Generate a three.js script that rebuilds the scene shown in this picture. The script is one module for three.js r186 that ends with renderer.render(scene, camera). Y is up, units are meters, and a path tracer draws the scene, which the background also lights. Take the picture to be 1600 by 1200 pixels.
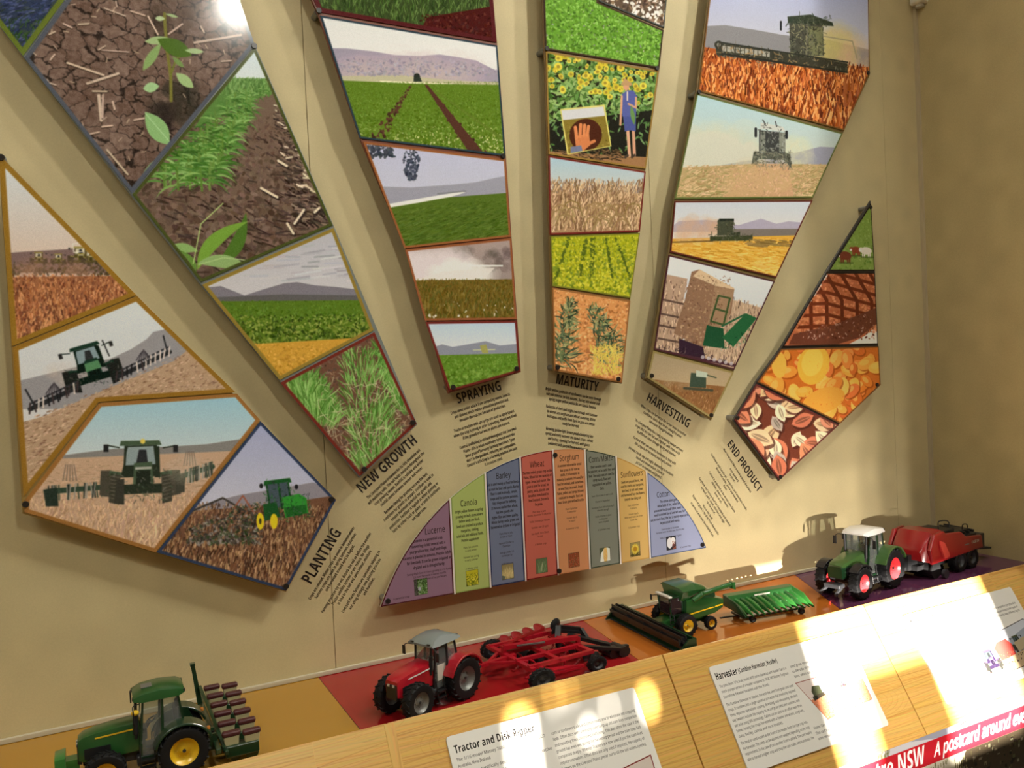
import * as THREE from 'three';
import { RoundedBoxGeometry } from 'three/addons/geometries/RoundedBoxGeometry.js';
import { mergeGeometries, toCreasedNormals } from 'three/addons/utils/BufferGeometryUtils.js';
import { RectAreaLightUniformsLib } from 'three/addons/lights/RectAreaLightUniformsLib.js';
import { FontLoader } from 'three/addons/loaders/FontLoader.js';

// ---------------------------------------------------------------- camera, sky, sun, exposure
const EYE = 1.6, DIST = 2.0, FPX = 1300;            // eye height, distance to the wall, focal length in pixels of a 1600 x 1200 frame
const RIGHT = new THREE.Vector3(0.888217, -0.0469371, 0.45702), DOWN = new THREE.Vector3(-0.0526611, -0.9986124, -0.0002134), FWD = new THREE.Vector3(0.4563961, -0.0238777, -0.8894563);
const scene = new THREE.Scene();
const camera = new THREE.PerspectiveCamera(2 * Math.atan(600 / FPX) * 180 / Math.PI, 4 / 3, 0.05, 60);
camera.position.set(0, EYE, DIST);
camera.quaternion.setFromRotationMatrix(new THREE.Matrix4().makeBasis(RIGHT, DOWN.clone().negate(), FWD.clone().negate()));
const renderer = new THREE.WebGLRenderer();
renderer.toneMapping = THREE.LinearToneMapping;
renderer.toneMappingExposure = 0.9;
renderer.shadowMap.enabled = true;
scene.background = new THREE.Color(0.75, 0.62, 0.5);   // hazy evening sky outside the windows

const SUN = new THREE.Vector3(0.34, -0.012, -1).normalize();   // the way the low evening sun travels
const sun = new THREE.DirectionalLight(new THREE.Color(1, 0.92, 0.8), 75);
sun.position.set(1.6, 1.1, 0).addScaledVector(SUN, -9);
sun.target.position.set(1.6, 1.1, 0);
sun.castShadow = true;
sun.shadow.radius = 1.5;
Object.assign(sun.shadow.camera, { left: -4, right: 4, top: 3, bottom: -3, near: 0.1, far: 16 });
sun.shadow.mapSize.set(2048, 2048);
scene.add(sun, sun.target);

// ---------------------------------------------------------------- measuring: a pixel of the photograph to a point on a known surface
const SHELF = EYE - 0.7307, LIPY = SHELF + 0.03, LIPZ = 0.4154, SK = 0.987, TILT = 58 * Math.PI / 180, ROOM_R = 2.724;
const rayOf = (px, py) => new THREE.Vector3().addScaledVector(RIGHT, px - 800).addScaledVector(DOWN, py - 600).addScaledVector(FWD, FPX);
const onWall = (px, py, z = 0) => { const d = rayOf(px, py), t = (z - DIST) / d.z; return new THREE.Vector3(d.x * t, EYE + d.y * t, z); };
const onSlope = (u, v, off = 0) => new THREE.Vector3(u, LIPY - v * Math.sin(TILT) + off * Math.cos(TILT), LIPZ + v * Math.cos(TILT) + off * Math.sin(TILT));

// ---------------------------------------------------------------- helpers
function mulberry(a) { return () => { a |= 0; a = a + 0x6D2B79F5 | 0; let t = Math.imul(a ^ a >>> 15, 1 | a); t = t + Math.imul(t ^ t >>> 7, 61 | t) ^ t; return ((t ^ t >>> 14) >>> 0) / 4294967296; }; }
let rnd = mulberry(7);
const rr = (a, b) => a + (b - a) * rnd();
const pick = (a) => a[Math.floor(rnd() * a.length)];
const taken = new Set();
function numbered(n) { if (!taken.has(n)) { taken.add(n); return n; } for (let i = 1; ; i++) { const m = n + '_' + String(i).padStart(3, '0'); if (!taken.has(m)) { taken.add(m); return m; } } }
function shade(o) { o.castShadow = true; o.receiveShadow = true; return o; }
function mesh(name, geo, mat, parent, label) {
  const m = shade(new THREE.Mesh(geo, mat));
  m.name = parent ? name : numbered(name);
  if (label) m.userData.label = label;
  (parent || scene).add(m);
  return m;
}
function thing(name, label, category, pos = [0, 0, 0], turn = 0, group) {
  const g = new THREE.Group(); g.name = numbered(name); g.position.set(...pos); g.rotation.y = turn;
  g.userData = { label, category }; if (group) g.userData.group = group;
  scene.add(g); return g;
}
function struct(o, label) { o.userData.kind = 'structure'; if (label) o.userData.label = label; return o; }
const std = (c, roughness = 0.6, extra = {}) => new THREE.MeshPhysicalMaterial({ color: c, roughness, ...extra });
const box = (w, h, d, x = 0, y = 0, z = 0, r = 0) => { const g = r ? new RoundedBoxGeometry(w, h, d, 2, r) : new THREE.BoxGeometry(w, h, d); g.translate(x, y, z); return g; };
const clean = (g) => { const n = g.index ? g.toNonIndexed() : g.clone(); for (const k of Object.keys(n.attributes)) if (!['position', 'normal', 'uv'].includes(k)) n.deleteAttribute(k); if (!n.attributes.uv) n.setAttribute('uv', new THREE.Float32BufferAttribute(new Float32Array(n.attributes.position.count * 2), 2)); return n; };
const join = (...gs) => mergeGeometries(gs.flat(9).filter(Boolean).map(clean));
function bar(a, b, r, seg = 8, r2 = r) {
  const A = new THREE.Vector3(...a), B = new THREE.Vector3(...b), L = A.distanceTo(B);
  const g = new THREE.CylinderGeometry(r2, r, L, seg);
  g.translate(0, L / 2, 0); g.applyQuaternion(new THREE.Quaternion().setFromUnitVectors(new THREE.Vector3(0, 1, 0), B.clone().sub(A).normalize())); g.translate(A.x, A.y, A.z); return g;
}
function beam(a, b, w, h) {   // a rectangular bar from a to b
  const A = new THREE.Vector3(...a), B = new THREE.Vector3(...b), L = A.distanceTo(B), g = new THREE.BoxGeometry(w, h, L), m = new THREE.Matrix4().lookAt(A, B, Math.abs(B.y - A.y) > 0.95 * L ? new THREE.Vector3(1, 0, 0) : new THREE.Vector3(0, 1, 0));
  g.applyMatrix4(m); g.translate((A.x + B.x) / 2, (A.y + B.y) / 2, (A.z + B.z) / 2); return g;
}
const tube = (pts, r, seg = 16, rad = 6) => new THREE.TubeGeometry(new THREE.CatmullRomCurve3(pts.map((p) => new THREE.Vector3(...p))), seg, r, rad);
// sections: [x, [[y, z], ...]] closed rings of equal length, joined along x and capped
function loft(sections, crease = 0.6) {
  const n = sections[0][1].length, pos = [], idx = [];
  for (const [x, ring] of sections) for (const [y, z] of ring) pos.push(x, y, z);
  for (let s = 0; s + 1 < sections.length; s++) for (let k = 0; k < n; k++) { const a = s * n + k, b = s * n + (k + 1) % n, c = a + n, d = b + n; idx.push(a, b, c, b, d, c); }
  for (const [s, flip] of [[0, 1], [sections.length - 1, 0]]) {
    const ring = sections[s][1].map(([y, z]) => new THREE.Vector2(y, z));
    for (const [a, b, c] of THREE.ShapeUtils.triangulateShape(ring, [])) flip ? idx.push(s * n + a, s * n + c, s * n + b) : idx.push(s * n + a, s * n + b, s * n + c);
  }
  let g = new THREE.BufferGeometry(); g.setAttribute('position', new THREE.Float32BufferAttribute(pos, 3)); g.setIndex(idx);
  g.computeBoundingBox(); let vol = 0; const v = (i) => new THREE.Vector3(pos[3 * i], pos[3 * i + 1], pos[3 * i + 2]);
  for (let i = 0; i < idx.length; i += 3) vol += v(idx[i]).dot(v(idx[i + 1]).cross(v(idx[i + 2])));
  if (vol < 0) for (let i = 0; i < idx.length; i += 3) [idx[i + 1], idx[i + 2]] = [idx[i + 2], idx[i + 1]];
  g.setIndex(idx);
  return toCreasedNormals(g, crease);
}
// a ring of y, z with rounded upper corners: half widths at the bottom and top
const hoodRing = (y0, y1, wb, wt, r) => [[y0, -wb], [y1 - r, -wt], [y1 - r * 0.3, -wt + r * 0.3], [y1, -wt + r], [y1, wt - r], [y1 - r * 0.3, wt - r * 0.3], [y1 - r, wt], [y0, wb]];
function prism(pts, depth, bevel = 0) {   // pts: [x, y], standing along z, centred
  const s = new THREE.Shape(pts.map((p) => new THREE.Vector2(...p)));
  const g = new THREE.ExtrudeGeometry(s, { depth: depth - 2 * bevel, bevelEnabled: bevel > 0, bevelThickness: bevel, bevelSize: bevel, bevelOffset: -bevel, bevelSegments: 2, curveSegments: 8 });
  g.translate(0, 0, -depth / 2 + bevel); return g;
}
function canvasOf(w, h) { const c = document.createElement('canvas'); c.width = w; c.height = h; return [c, c.getContext('2d')]; }
function texOf(c, srgb = true) { const t = new THREE.CanvasTexture(c); if (srgb) t.colorSpace = THREE.SRGBColorSpace; t.magFilter = THREE.LinearFilter; return t; }
const css = (c, a = 1) => `rgba(${c.map((v) => Math.max(0, Math.min(255, Math.round(v)))).join(',')},${a})`;
const vary = (c, k) => { const d = rr(-k, k); return [c[0] + d + rr(-3, 3), c[1] + d + rr(-3, 3), c[2] + d + rr(-3, 3)]; };

// fine plaster noise shared by the walls
function noiseTex(size, base, amp, coarse, seed) {
  const R = mulberry(seed), n = 16, grid = Array.from({ length: n * n }, () => R() - 0.5), d = new Uint8Array(size * size * 4);
  for (let y = 0; y < size; y++) for (let x = 0; x < size; x++) {
    const gx = x / size * n, gy = y / size * n, ix = Math.floor(gx), iy = Math.floor(gy), fx = gx - ix, fy = gy - iy, G = (a, b) => grid[(b % n) * n + a % n], s = fx * fx * (3 - 2 * fx), t = fy * fy * (3 - 2 * fy);
    const lo = (G(ix, iy) * (1 - s) + G(ix + 1, iy) * s) * (1 - t) + (G(ix, iy + 1) * (1 - s) + G(ix + 1, iy + 1) * s) * t, k = (R() - 0.5) * amp + lo * coarse, o = (y * size + x) * 4;
    for (let c = 0; c < 3; c++) d[o + c] = Math.max(0, Math.min(255, base[c] * (1 + k)));
    d[o + 3] = 255;
  }
  const t = new THREE.DataTexture(d, size, size); t.colorSpace = THREE.SRGBColorSpace; t.magFilter = THREE.LinearFilter; t.wrapS = t.wrapT = THREE.RepeatWrapping; t.needsUpdate = true; return t;
}
function uvMetres(g, scale = 1, axes = 'xy') { const p = g.attributes.position, uv = new Float32Array(p.count * 2), get = { x: (i) => p.getX(i), y: (i) => p.getY(i), z: (i) => p.getZ(i) }; for (let i = 0; i < p.count; i++) { uv[2 * i] = get[axes[0]](i) * scale; uv[2 * i + 1] = get[axes[1]](i) * scale; } g.setAttribute('uv', new THREE.BufferAttribute(uv, 2)); return g; }

// ---------------------------------------------------------------- the room
const wallMat = new THREE.MeshPhysicalMaterial({ map: noiseTex(512, [203, 187, 143], 0.035, 0.05, 3), roughness: 0.62 });
const sideMat = new THREE.MeshPhysicalMaterial({ map: noiseTex(512, [190, 174, 128], 0.05, 0.07, 5), roughness: 0.8 });
const plainWall = std(new THREE.Color(0.5, 0.43, 0.3), 0.9);
const whitePaint = std(new THREE.Color(0.55, 0.49, 0.35), 0.5);
const X0 = -2.6, X1 = 5.4, ZF = 4.6, TOP = 3.9;
struct(mesh('floor', box(X1 - X0, 0.1, ZF + 0.3, (X0 + X1) / 2, -0.05, ZF / 2), std(new THREE.Color(0.24, 0.2, 0.15), 0.8)), 'brown floor of the exhibition room');
struct(mesh('ceiling', box(X1 - X0, 0.1, ZF + 0.3, (X0 + X1) / 2, TOP + 0.05, ZF / 2), std(new THREE.Color(0.6, 0.56, 0.48), 0.9)), 'plain ceiling of the exhibition room');
struct(mesh('wall_left', box(0.1, TOP, ZF + 0.3, X0 - 0.05, TOP / 2, ZF / 2), plainWall), 'cream side wall of the room');
struct(mesh('wall_far_right', box(0.1, TOP, ZF + 0.3, X1 + 0.05, TOP / 2, ZF / 2), plainWall), 'cream end wall of the room');
{ // back wall of butted panels
  const g = new THREE.Group(); g.name = numbered('wall_back'); scene.add(g); struct(g, 'cream painted back wall of butted panels');
  const xs = [X0, -1.502, -0.497, 0.508, 1.513, 2.54, ROOM_R, 3.9, X1];
  for (let i = 0; i + 1 < xs.length; i++) { const w = xs[i + 1] - xs[i] - 0.0012; mesh('panel', uvMetres(new RoundedBoxGeometry(w, TOP, 0.04, 1, 0.0008).translate((xs[i] + xs[i + 1]) / 2, TOP / 2, -0.02), 1.3), wallMat, g); }
  mesh('backing', box(X1 - X0, TOP, 0.03, (X0 + X1) / 2, TOP / 2, -0.056), std(new THREE.Color(0.45, 0.38, 0.25), 0.9), g);
}
struct(mesh('wall_right', uvMetres(box(0.08, TOP, 0.62, ROOM_R + 0.04, TOP / 2, 0.31), 1.1, 'zy'), sideMat), 'olive beige partition wall at the end of the display');
struct(mesh('trim_1', box(0.012, TOP, 0.012, ROOM_R - 0.006, TOP / 2, 0.006), std(new THREE.Color(0.5, 0.42, 0.27), 0.6)), 'thin cream bead in the corner of the partition');
struct(mesh('baseboard_back', box(ROOM_R - X0, 0.011, 0.008, (ROOM_R + X0) / 2, SHELF + 0.0055 + 0.0005, 0.004, 0.002), whitePaint), 'thin pale strip where the wall meets the display shelf');
{ // unseen wall behind the camera; openings and tinted panes shaped for the sun patches
  const k = SUN.x / -SUN.z, q = SUN.y / SUN.z, back = (x, y, z) => [x - k * (ZF - z), y + q * (ZF - z)];
  const at = (u, v) => { const p = onSlope(u * SK, v * SK); return back(p.x, p.y, p.z); };
  const xl = at(1.63, 0)[0], xr = at(2.37, 0)[0], wl = back(1.22, 0, 0)[0], wr = back(2.6, 0, 0)[0], low = at(0, 0.46)[1], mid = at(0, 0)[1] + 0.004, top = back(0, 1.66, 0)[1], p0 = at(1.765, 0)[0], p1 = at(2.06, 0)[0], py = at(0, 0.16)[1];
  const rect = (u0, u1, v0, v1) => { const a = at(u0, v1), b = at(u1, v0), l = at(u0, v0); return [[l[0], a[1]], [b[0], a[1]], [b[0], b[1]], [l[0], b[1]]]; };
  const box4 = (x0, y0, x1, y1) => [[x0, y0], [x1, y0], [x1, y1], [x0, y1]];
  const holes = [box4(xl, low, xr, mid), box4(wl, mid, wr, top), rect(0.752, 0.81, 0.05, 0.42), rect(0.772, 0.79, 0.012, 0.05), rect(1.088, 1.125, 0.068, 0.115), rect(1.097, 1.112, 0.022, 0.068), rect(1.148, 1.162, 0.03, 0.115), rect(0.868, 0.888, 0.012, 0.05), rect(0.905, 0.925, 0.004, 0.045), rect(0.99, 1.012, 0.07, 0.092), rect(0.865, 0.885, 0.12, 0.14), rect(0.92, 0.95, 0.105, 0.13)].map((h) => [h[0][0], h[0][1], h[2][0], h[2][1]]);
  const xs = [...new Set([X0, X1, ...holes.flatMap((h) => [h[0], h[2]])])].sort((a, c) => a - c), ysAll = [...new Set([0, TOP, ...holes.flatMap((h) => [h[1], h[3]])])].sort((a, c) => a - c), parts = [];
  for (let j = 0; j + 1 < ysAll.length; j++) { let run = null; const cy = (ysAll[j] + ysAll[j + 1]) / 2, h = ysAll[j + 1] - ysAll[j]; for (let i = 0; i < xs.length; i++) { const cx = i + 1 < xs.length ? (xs[i] + xs[i + 1]) / 2 : 1e9, solid = i + 1 < xs.length && !holes.some((q) => cx > q[0] && cx < q[2] && cy > q[1] && cy < q[3]); if (solid && run === null) run = xs[i]; if (!solid && run !== null) { parts.push(box(xs[i] - run, h, 0.05, (xs[i] + run) / 2, cy, ZF + 0.025)); run = null; } } }
  struct(mesh('unseen_wall_front', join(parts), plainWall), 'unseen wall behind the camera with openings shaped for the sun patches');
  const w = new THREE.Group(); w.name = numbered('unseen_window_1'); scene.add(w); struct(w, 'unseen window with clear lower panes and dark panes that dim the sun on the wall');
  const glass = (c) => new THREE.MeshPhysicalMaterial({ color: c, roughness: 0, transmission: 1, thickness: 0 }), tint = (k) => glass(new THREE.Color(k, k, k * 1.03)), dimPane = tint(0.05), clear = glass(new THREE.Color(0.97, 0.97, 0.97));
  const pane = (x0, y0, x1, y1, m) => mesh('pane', new THREE.PlaneGeometry(x1 - x0, y1 - y0).rotateY(Math.PI).translate((x0 + x1) / 2, (y0 + y1) / 2, ZF + 0.025), m, w);
  { const cols = [[1.22, 0.22], [1.38, 0.5], [1.54, 0.95], [2.34, 0.6], [2.44, 0.25], [2.6]], rows = [[0, 1], [0.16, 0.85], [0.3, 0.6], [0.44, 0.38], [0.56, 0.2], [0.68, 0.08], [0.78]], f = (top - mid) / 0.78; for (let i = 0; i + 1 < cols.length; i++) for (let j = 0; j + 1 < rows.length; j++) pane(back(cols[i][0], 0, 0)[0], mid + rows[j][0] * f, back(cols[i + 1][0], 0, 0)[0], mid + rows[j + 1][0] * f, tint(0.056 * cols[i][1] * rows[j][1])); } pane(p0, low, p1, py, dimPane); pane(xl, low, p0, mid, clear); pane(p1, low, xr, mid, clear); pane(p0, py, p1, mid, clear);  // pane tints stepped so the sun fades out across the wall
}
// a small white cap on the top edge of the partition corner
{ const p = onWall(1436, 4); const t = thing('corner_cap', 'small white plastic cap high in the corner of the partition', 'cap', [ROOM_R - 0.012, p.y - 0.02, 0.03]); mesh('body', box(0.05, 0.05, 0.05, 0, 0.02, 0, 0.008), std(new THREE.Color(0.75, 0.72, 0.62), 0.5), t); mesh('plug', new THREE.CylinderGeometry(0.012, 0.015, 0.012, 16).translate(0, -0.008, 0), std(new THREE.Color(0.6, 0.57, 0.48), 0.5), t); }

// ---------------------------------------------------------------- out of view spotlights, placed to light the boards and throw their shadows
{
  for (const [z, label] of [[2.74, 'unseen black ceiling track holding one spotlight'], [1.55, 'unseen black ceiling track holding two spotlights']]) mesh('unseen_light_track', box(4.6, 0.02, 0.035, 1.9, TOP - 0.01, z), std(new THREE.Color(0.05, 0.05, 0.05), 0.5)).userData = { label, category: 'track' };
  const lamps = [[0.84, 3.6, 2.74, [-0.1, 1.35, 0], 7, 0.62, 'unseen spotlight on the back ceiling track aimed at the planting board'], [2.2, 3.85, 1.55, [0.5, 1.1, 0], 11, 0.9, 'unseen spotlight on the front ceiling track aimed left across the fan of photo boards'], [3.6, 3.85, 1.55, [0.9, 1.2, 0], 13, 0.9, 'unseen spotlight at the end of the front ceiling track beyond the partition']];
  for (const [x, y, z, aim, power, cone, label] of lamps) {
    const t = thing('unseen_spotlight', label, 'spotlight', [x, y, z], 0, 'unseen spotlights lighting the boards');
    const dir = new THREE.Vector3(...aim).sub(new THREE.Vector3(x, y, z)).normalize(), q = new THREE.Quaternion().setFromUnitVectors(new THREE.Vector3(0, -1, 0), dir);
    mesh('stem', bar([0, 0.0, 0], [0, TOP - y - 0.0215, 0], 0.009), std(0x101010, 0.5), t);
    const head = mesh('housing', new THREE.LatheGeometry([[0.001, 0.12], [0.045, 0.12], [0.05, 0.11], [0.05, 0.0], [0.046, 0.0], [0.046, 0.1], [0.001, 0.1]].map((p) => new THREE.Vector2(...p)), 24).applyQuaternion(q), std(0x141414, 0.4), t);
    const face = new THREE.CylinderGeometry(0.042, 0.042, 0.003, 24).translate(0, 0.012, 0).applyQuaternion(q);
    mesh('lamp_face', face, new THREE.MeshStandardMaterial({ color: 0x000000, emissive: new THREE.Color(1, 0.86, 0.62), emissiveIntensity: 8 }), t);
    const l = new THREE.SpotLight(new THREE.Color(1, 0.97, 0.86), power, 0, cone, 0.7, 2);
    l.position.set(x, y, z).addScaledVector(dir, 0.012); l.target.position.set(...aim); l.castShadow = true; l.shadow.radius = 2.6; l.shadow.mapSize.set(2048, 2048);
    scene.add(l, l.target);
  }
}
// added ceiling panels: fill light that lifts the walls and softens board shadows
RectAreaLightUniformsLib.init();
for (const [x, z, w, d, L, label] of [[-1.55, 2.1, 1.2, 1.2, 8, 'added square fill light panel on the ceiling above the left end of the bench'], [1.3, 1.05, 2.6, 0.3, 4.5, 'added long fill light panel on the ceiling above the display wall']]) {
  const t = thing('added_fill_panel', label, 'added fill light', [x, TOP - 0.03, z]);
  mesh('frame', join(box(w + 0.04, 0.03, 0.02, 0, 0.015, d / 2 + 0.01), box(w + 0.04, 0.03, 0.02, 0, 0.015, -d / 2 - 0.01), box(0.02, 0.03, d, w / 2 + 0.01, 0.015, 0), box(0.02, 0.03, d, -w / 2 - 0.01, 0.015, 0)), std(0xdddddd, 0.5), t);
  mesh('diffuser', box(w, 0.006, d, 0, 0.02, 0), new THREE.MeshStandardMaterial({ color: 0x000000, emissive: new THREE.Color(1, 0.97, 0.86), emissiveIntensity: 1.5 }), t);
  const l = new THREE.RectAreaLight(new THREE.Color(1, 0.97, 0.86), L, w, d); l.position.set(x, TOP - 0.018, z); l.lookAt(x, 0, z); scene.add(l);
}

// ---------------------------------------------------------------- printed photographs: each is drawn on a canvas in the plane of its board
const RES = 1150, ZP = 0.043;                           // canvas pixels a metre, front of the boards before the wall
function affineFit(src, dst) {                          // least-squares affine map
  let M = [[0, 0, 0], [0, 0, 0], [0, 0, 0]], bx = [0, 0, 0], by = [0, 0, 0];
  src.forEach(([x, y], i) => { const v = [x, y, 1]; for (let a = 0; a < 3; a++) { for (let b = 0; b < 3; b++) M[a][b] += v[a] * v[b]; bx[a] += v[a] * dst[i][0]; by[a] += v[a] * dst[i][1]; } });
  const m = new THREE.Matrix3().set(...M.flat()).invert(), s = (b) => new THREE.Vector3(...b).applyMatrix3(m), X = s(bx), Y = s(by);
  return [X.x, Y.x, X.y, Y.y, X.z, Y.z];
}
const printMat = (tex) => new THREE.MeshPhysicalMaterial({ map: tex, roughness: 0.13, specularIntensity: 0.5 });
function printOn(parent, name, poly, z, paint, { border, bw = 5, label, thick = 0.0015 } = {}) {
  const pts = poly.map(([a, b]) => onWall(a, b, z)), xs = pts.map((p) => p.x), ys = pts.map((p) => p.y), x0 = Math.min(...xs), x1 = Math.max(...xs), y0 = Math.min(...ys), y1 = Math.max(...ys);
  const W = Math.ceil((x1 - x0) * RES), H = Math.ceil((y1 - y0) * RES), [c, ctx] = canvasOf(W, H);
  const onCanvas = pts.map((p) => [(p.x - x0) / (x1 - x0) * W, (y1 - p.y) / (y1 - y0) * H]);
  const src = poly.slice(), dst = onCanvas.slice();
  ctx.setTransform(...affineFit(src, dst));
  const px = poly.map((p) => p[0]), py = poly.map((p) => p[1]), B = { l: Math.min(...px) - 8, r: Math.max(...px) + 8, t: Math.min(...py) - 8, b: Math.max(...py) + 8 };
  paint(ctx, B, c);
  ctx.setTransform(1, 0, 0, 1, 0, 0);
  if (border) { ctx.strokeStyle = css(border.map((v) => v * 0.66 + 14)); ctx.lineWidth = bw * 2 * RES / 640; ctx.lineJoin = 'miter'; ctx.beginPath(); onCanvas.forEach(([a, b], i) => i ? ctx.lineTo(a, b) : ctx.moveTo(a, b)); ctx.closePath(); ctx.stroke(); }
  lift(ctx, W, H, c);
  const o = parent.position, shape = new THREE.Shape(pts.map((p) => new THREE.Vector2(p.x, p.y)));
  const g = new THREE.ExtrudeGeometry(shape, { depth: thick, bevelEnabled: false });
  const p = g.attributes.position, uv = new Float32Array(p.count * 2);
  for (let i = 0; i < p.count; i++) { uv[2 * i] = (p.getX(i) - x0) / (x1 - x0); uv[2 * i + 1] = (p.getY(i) - y0) / (y1 - y0); }
  g.setAttribute('uv', new THREE.BufferAttribute(uv, 2)); g.translate(-o.x, -o.y, z - thick - o.z);
  return mesh(name, g, printMat(texOf(c)), parent, label);
}
const LIFT = [1.15, 1.15, 1.17].map((k) => Array.from({ length: 256 }, (_, i) => Math.min(246, i * k)));
function lift(ctx, W, H, cv) {   // a soft photographic print: slight blur, colour grain
  ctx.filter = 'blur(1px)'; ctx.drawImage(cv, 0, 0); ctx.filter = 'none';
  const im = ctx.getImageData(0, 0, W, H), d = im.data; for (let i = 0; i < d.length; i += 4) { const n = (rnd() + rnd() - 1) * 13; d[i] = LIFT[0][Math.max(0, Math.min(255, Math.round(d[i] + n)))]; d[i + 1] = LIFT[1][Math.max(0, Math.min(255, Math.round(d[i + 1] + n)))]; d[i + 2] = LIFT[2][Math.max(0, Math.min(255, Math.round(d[i + 2] + n)))]; } ctx.putImageData(im, 0, 0);
}
// painter's tools, in pixels of the photograph
const P = {
  sky(c, B, y0, y1, a, b) { const g = c.createLinearGradient(0, y0, 0, y1); g.addColorStop(0, css(a)); g.addColorStop(1, css(b)); c.fillStyle = g; c.fillRect(B.l, B.t, B.r - B.l, B.b - B.t); },
  poly(c, pts, col, a = 1) { c.fillStyle = css(col, a); c.beginPath(); pts.forEach(([x, y], i) => i ? c.lineTo(x, y) : c.moveTo(x, y)); c.closePath(); c.fill(); },
  hills(c, B, pts, base, col) { this.poly(c, [[B.l, base], ...pts, [B.r, base]], col); },
  line(c, pts, col, w = 1, a = 1) { c.strokeStyle = css(col, a); c.lineWidth = w; c.lineCap = 'round'; c.lineJoin = 'round'; c.beginPath(); pts.forEach(([x, y], i) => i ? c.lineTo(x, y) : c.moveTo(x, y)); c.stroke(); },
  dot(c, x, y, r, col, a = 1, ry = r, rot = 0) { c.fillStyle = css(col, a); c.beginPath(); c.ellipse(x, y, r, ry, rot, 0, 7); c.fill(); },
  // strokes scattered over a box; longer and larger towards the bottom; keep(x, y) limits where
  strokes(c, x0, x1, y0, y1, n, cols, len, ang, w = 1, spread = 0.4, keep, near = 1.8) { for (let i = 0; i < n; i++) { const x = rr(x0, x1), y = rr(y0, y1); if (keep && !keep(x, y)) continue; const k = 0.5 + (near - 0.5) * (y - y0) / (y1 - y0), L = len * k * rr(0.5, 1.3), a = ang + rr(-spread, spread); this.line(c, [[x, y], [x + Math.cos(a) * L, y + Math.sin(a) * L]], vary(pick(cols), 14), w * (0.6 + 0.4 * k)); } },
  specks(c, x0, x1, y0, y1, n, cols, r, keep, near = 1.8) { for (let i = 0; i < n; i++) { const x = rr(x0, x1), y = rr(y0, y1); if (keep && !keep(x, y)) continue; const k = 0.5 + (near - 0.5) * (y - y0) / (y1 - y0); this.dot(c, x, y, r * k * rr(0.5, 1.3), vary(pick(cols), 14), 0.9, r * k * rr(0.3, 0.8), rr(0, 3)); } },
  grit(c, x0, x1, y0, y1, n, cols, L = 5, keep) { for (let i = 0; i < n; i++) { const x = rr(x0, x1), y = rr(y0, y1), a = rr(0, 6.3); if (keep && !keep(x, y)) continue; this.line(c, [[x, y], [x + Math.cos(a) * L * rr(0.3, 1), y + Math.sin(a) * L * rr(0.3, 1)]], vary(pick(cols), 12), rr(0.6, 1.8), 0.75); } },
  puff(c, x, y, r, col, n = 40, a = 0.06, sx = 1, sy = 1) { for (let i = 0; i < n; i++) { const t = rr(0, 6.28), d = r * Math.sqrt(rnd()); this.dot(c, x + Math.cos(t) * d * sx, y + Math.sin(t) * d * sy, r * rr(0.2, 0.5), col, a); } },
  blade(c, x, y, L, a, bend, col, w) { const mx = x + Math.cos(a) * L * 0.55, my = y + Math.sin(a) * L * 0.55, ex = x + Math.cos(a + bend) * L, ey = y + Math.sin(a + bend) * L, nx = -Math.sin(a) * w, ny = Math.cos(a) * w; c.fillStyle = css(col); c.beginPath(); c.moveTo(x, y); c.quadraticCurveTo(mx + nx, my + ny, ex, ey); c.quadraticCurveTo(mx - nx, my - ny, x, y); c.fill(); },
  leaf(c, x, y, L, a, w, col) { this.blade(c, x, y, L, a, 0, col, w); },
  // a small tractor seen from the front or the side, s is its height
  rig(c, x, y, s, body, glass = [70, 85, 85], wheel = [45, 45, 42]) { const q = (pts, col) => this.poly(c, pts.map(([a, b]) => [x + a * s, y + b * s]), col), dk = body.map((v) => v * 0.55);
    for (const k of [-1, 1]) { q([[k * 0.5, -0.5], [k * 0.66, -0.5], [k * 0.68, -0.1], [k * 0.5, -0.06]], wheel.map((v) => v * 1.15)); q([[k * 0.3, -0.46], [k * 0.52, -0.5], [k * 0.52, -0.42], [k * 0.3, -0.38]], body); }
    q([[-0.34, -0.98], [0.3, -1.0], [0.34, -0.92], [-0.36, -0.9]], body); q([[-0.28, -0.9], [0.26, -0.92], [0.32, -0.4], [-0.3, -0.38]], dk); q([[-0.24, -0.88], [0.2, -0.9], [0.24, -0.6], [-0.26, -0.58]], glass); q([[-0.04, -0.84], [0.08, -0.84], [0.12, -0.55], [-0.1, -0.55]], [44, 46, 48]);
    for (const k of [-0.27, 0.25]) q([[k, -0.9], [k + 0.05, -0.9], [k + 0.07 * Math.sign(k), -0.38], [k - 0.02, -0.38]], dk);
    q([[-0.12, -0.62], [0.18, -0.64], [0.22, -0.14], [-0.14, -0.12]], body); q([[-0.08, -0.5], [0.15, -0.5], [0.17, -0.18], [-0.09, -0.18]], dk.map((v) => v * 0.8)); q([[-0.1, -0.55], [0.17, -0.56], [0.17, -0.52], [-0.1, -0.51]], [176, 176, 166]); q([[-0.5, -0.26], [0.5, -0.28], [0.46, -0.12], [-0.46, -0.1]], dk);
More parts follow.
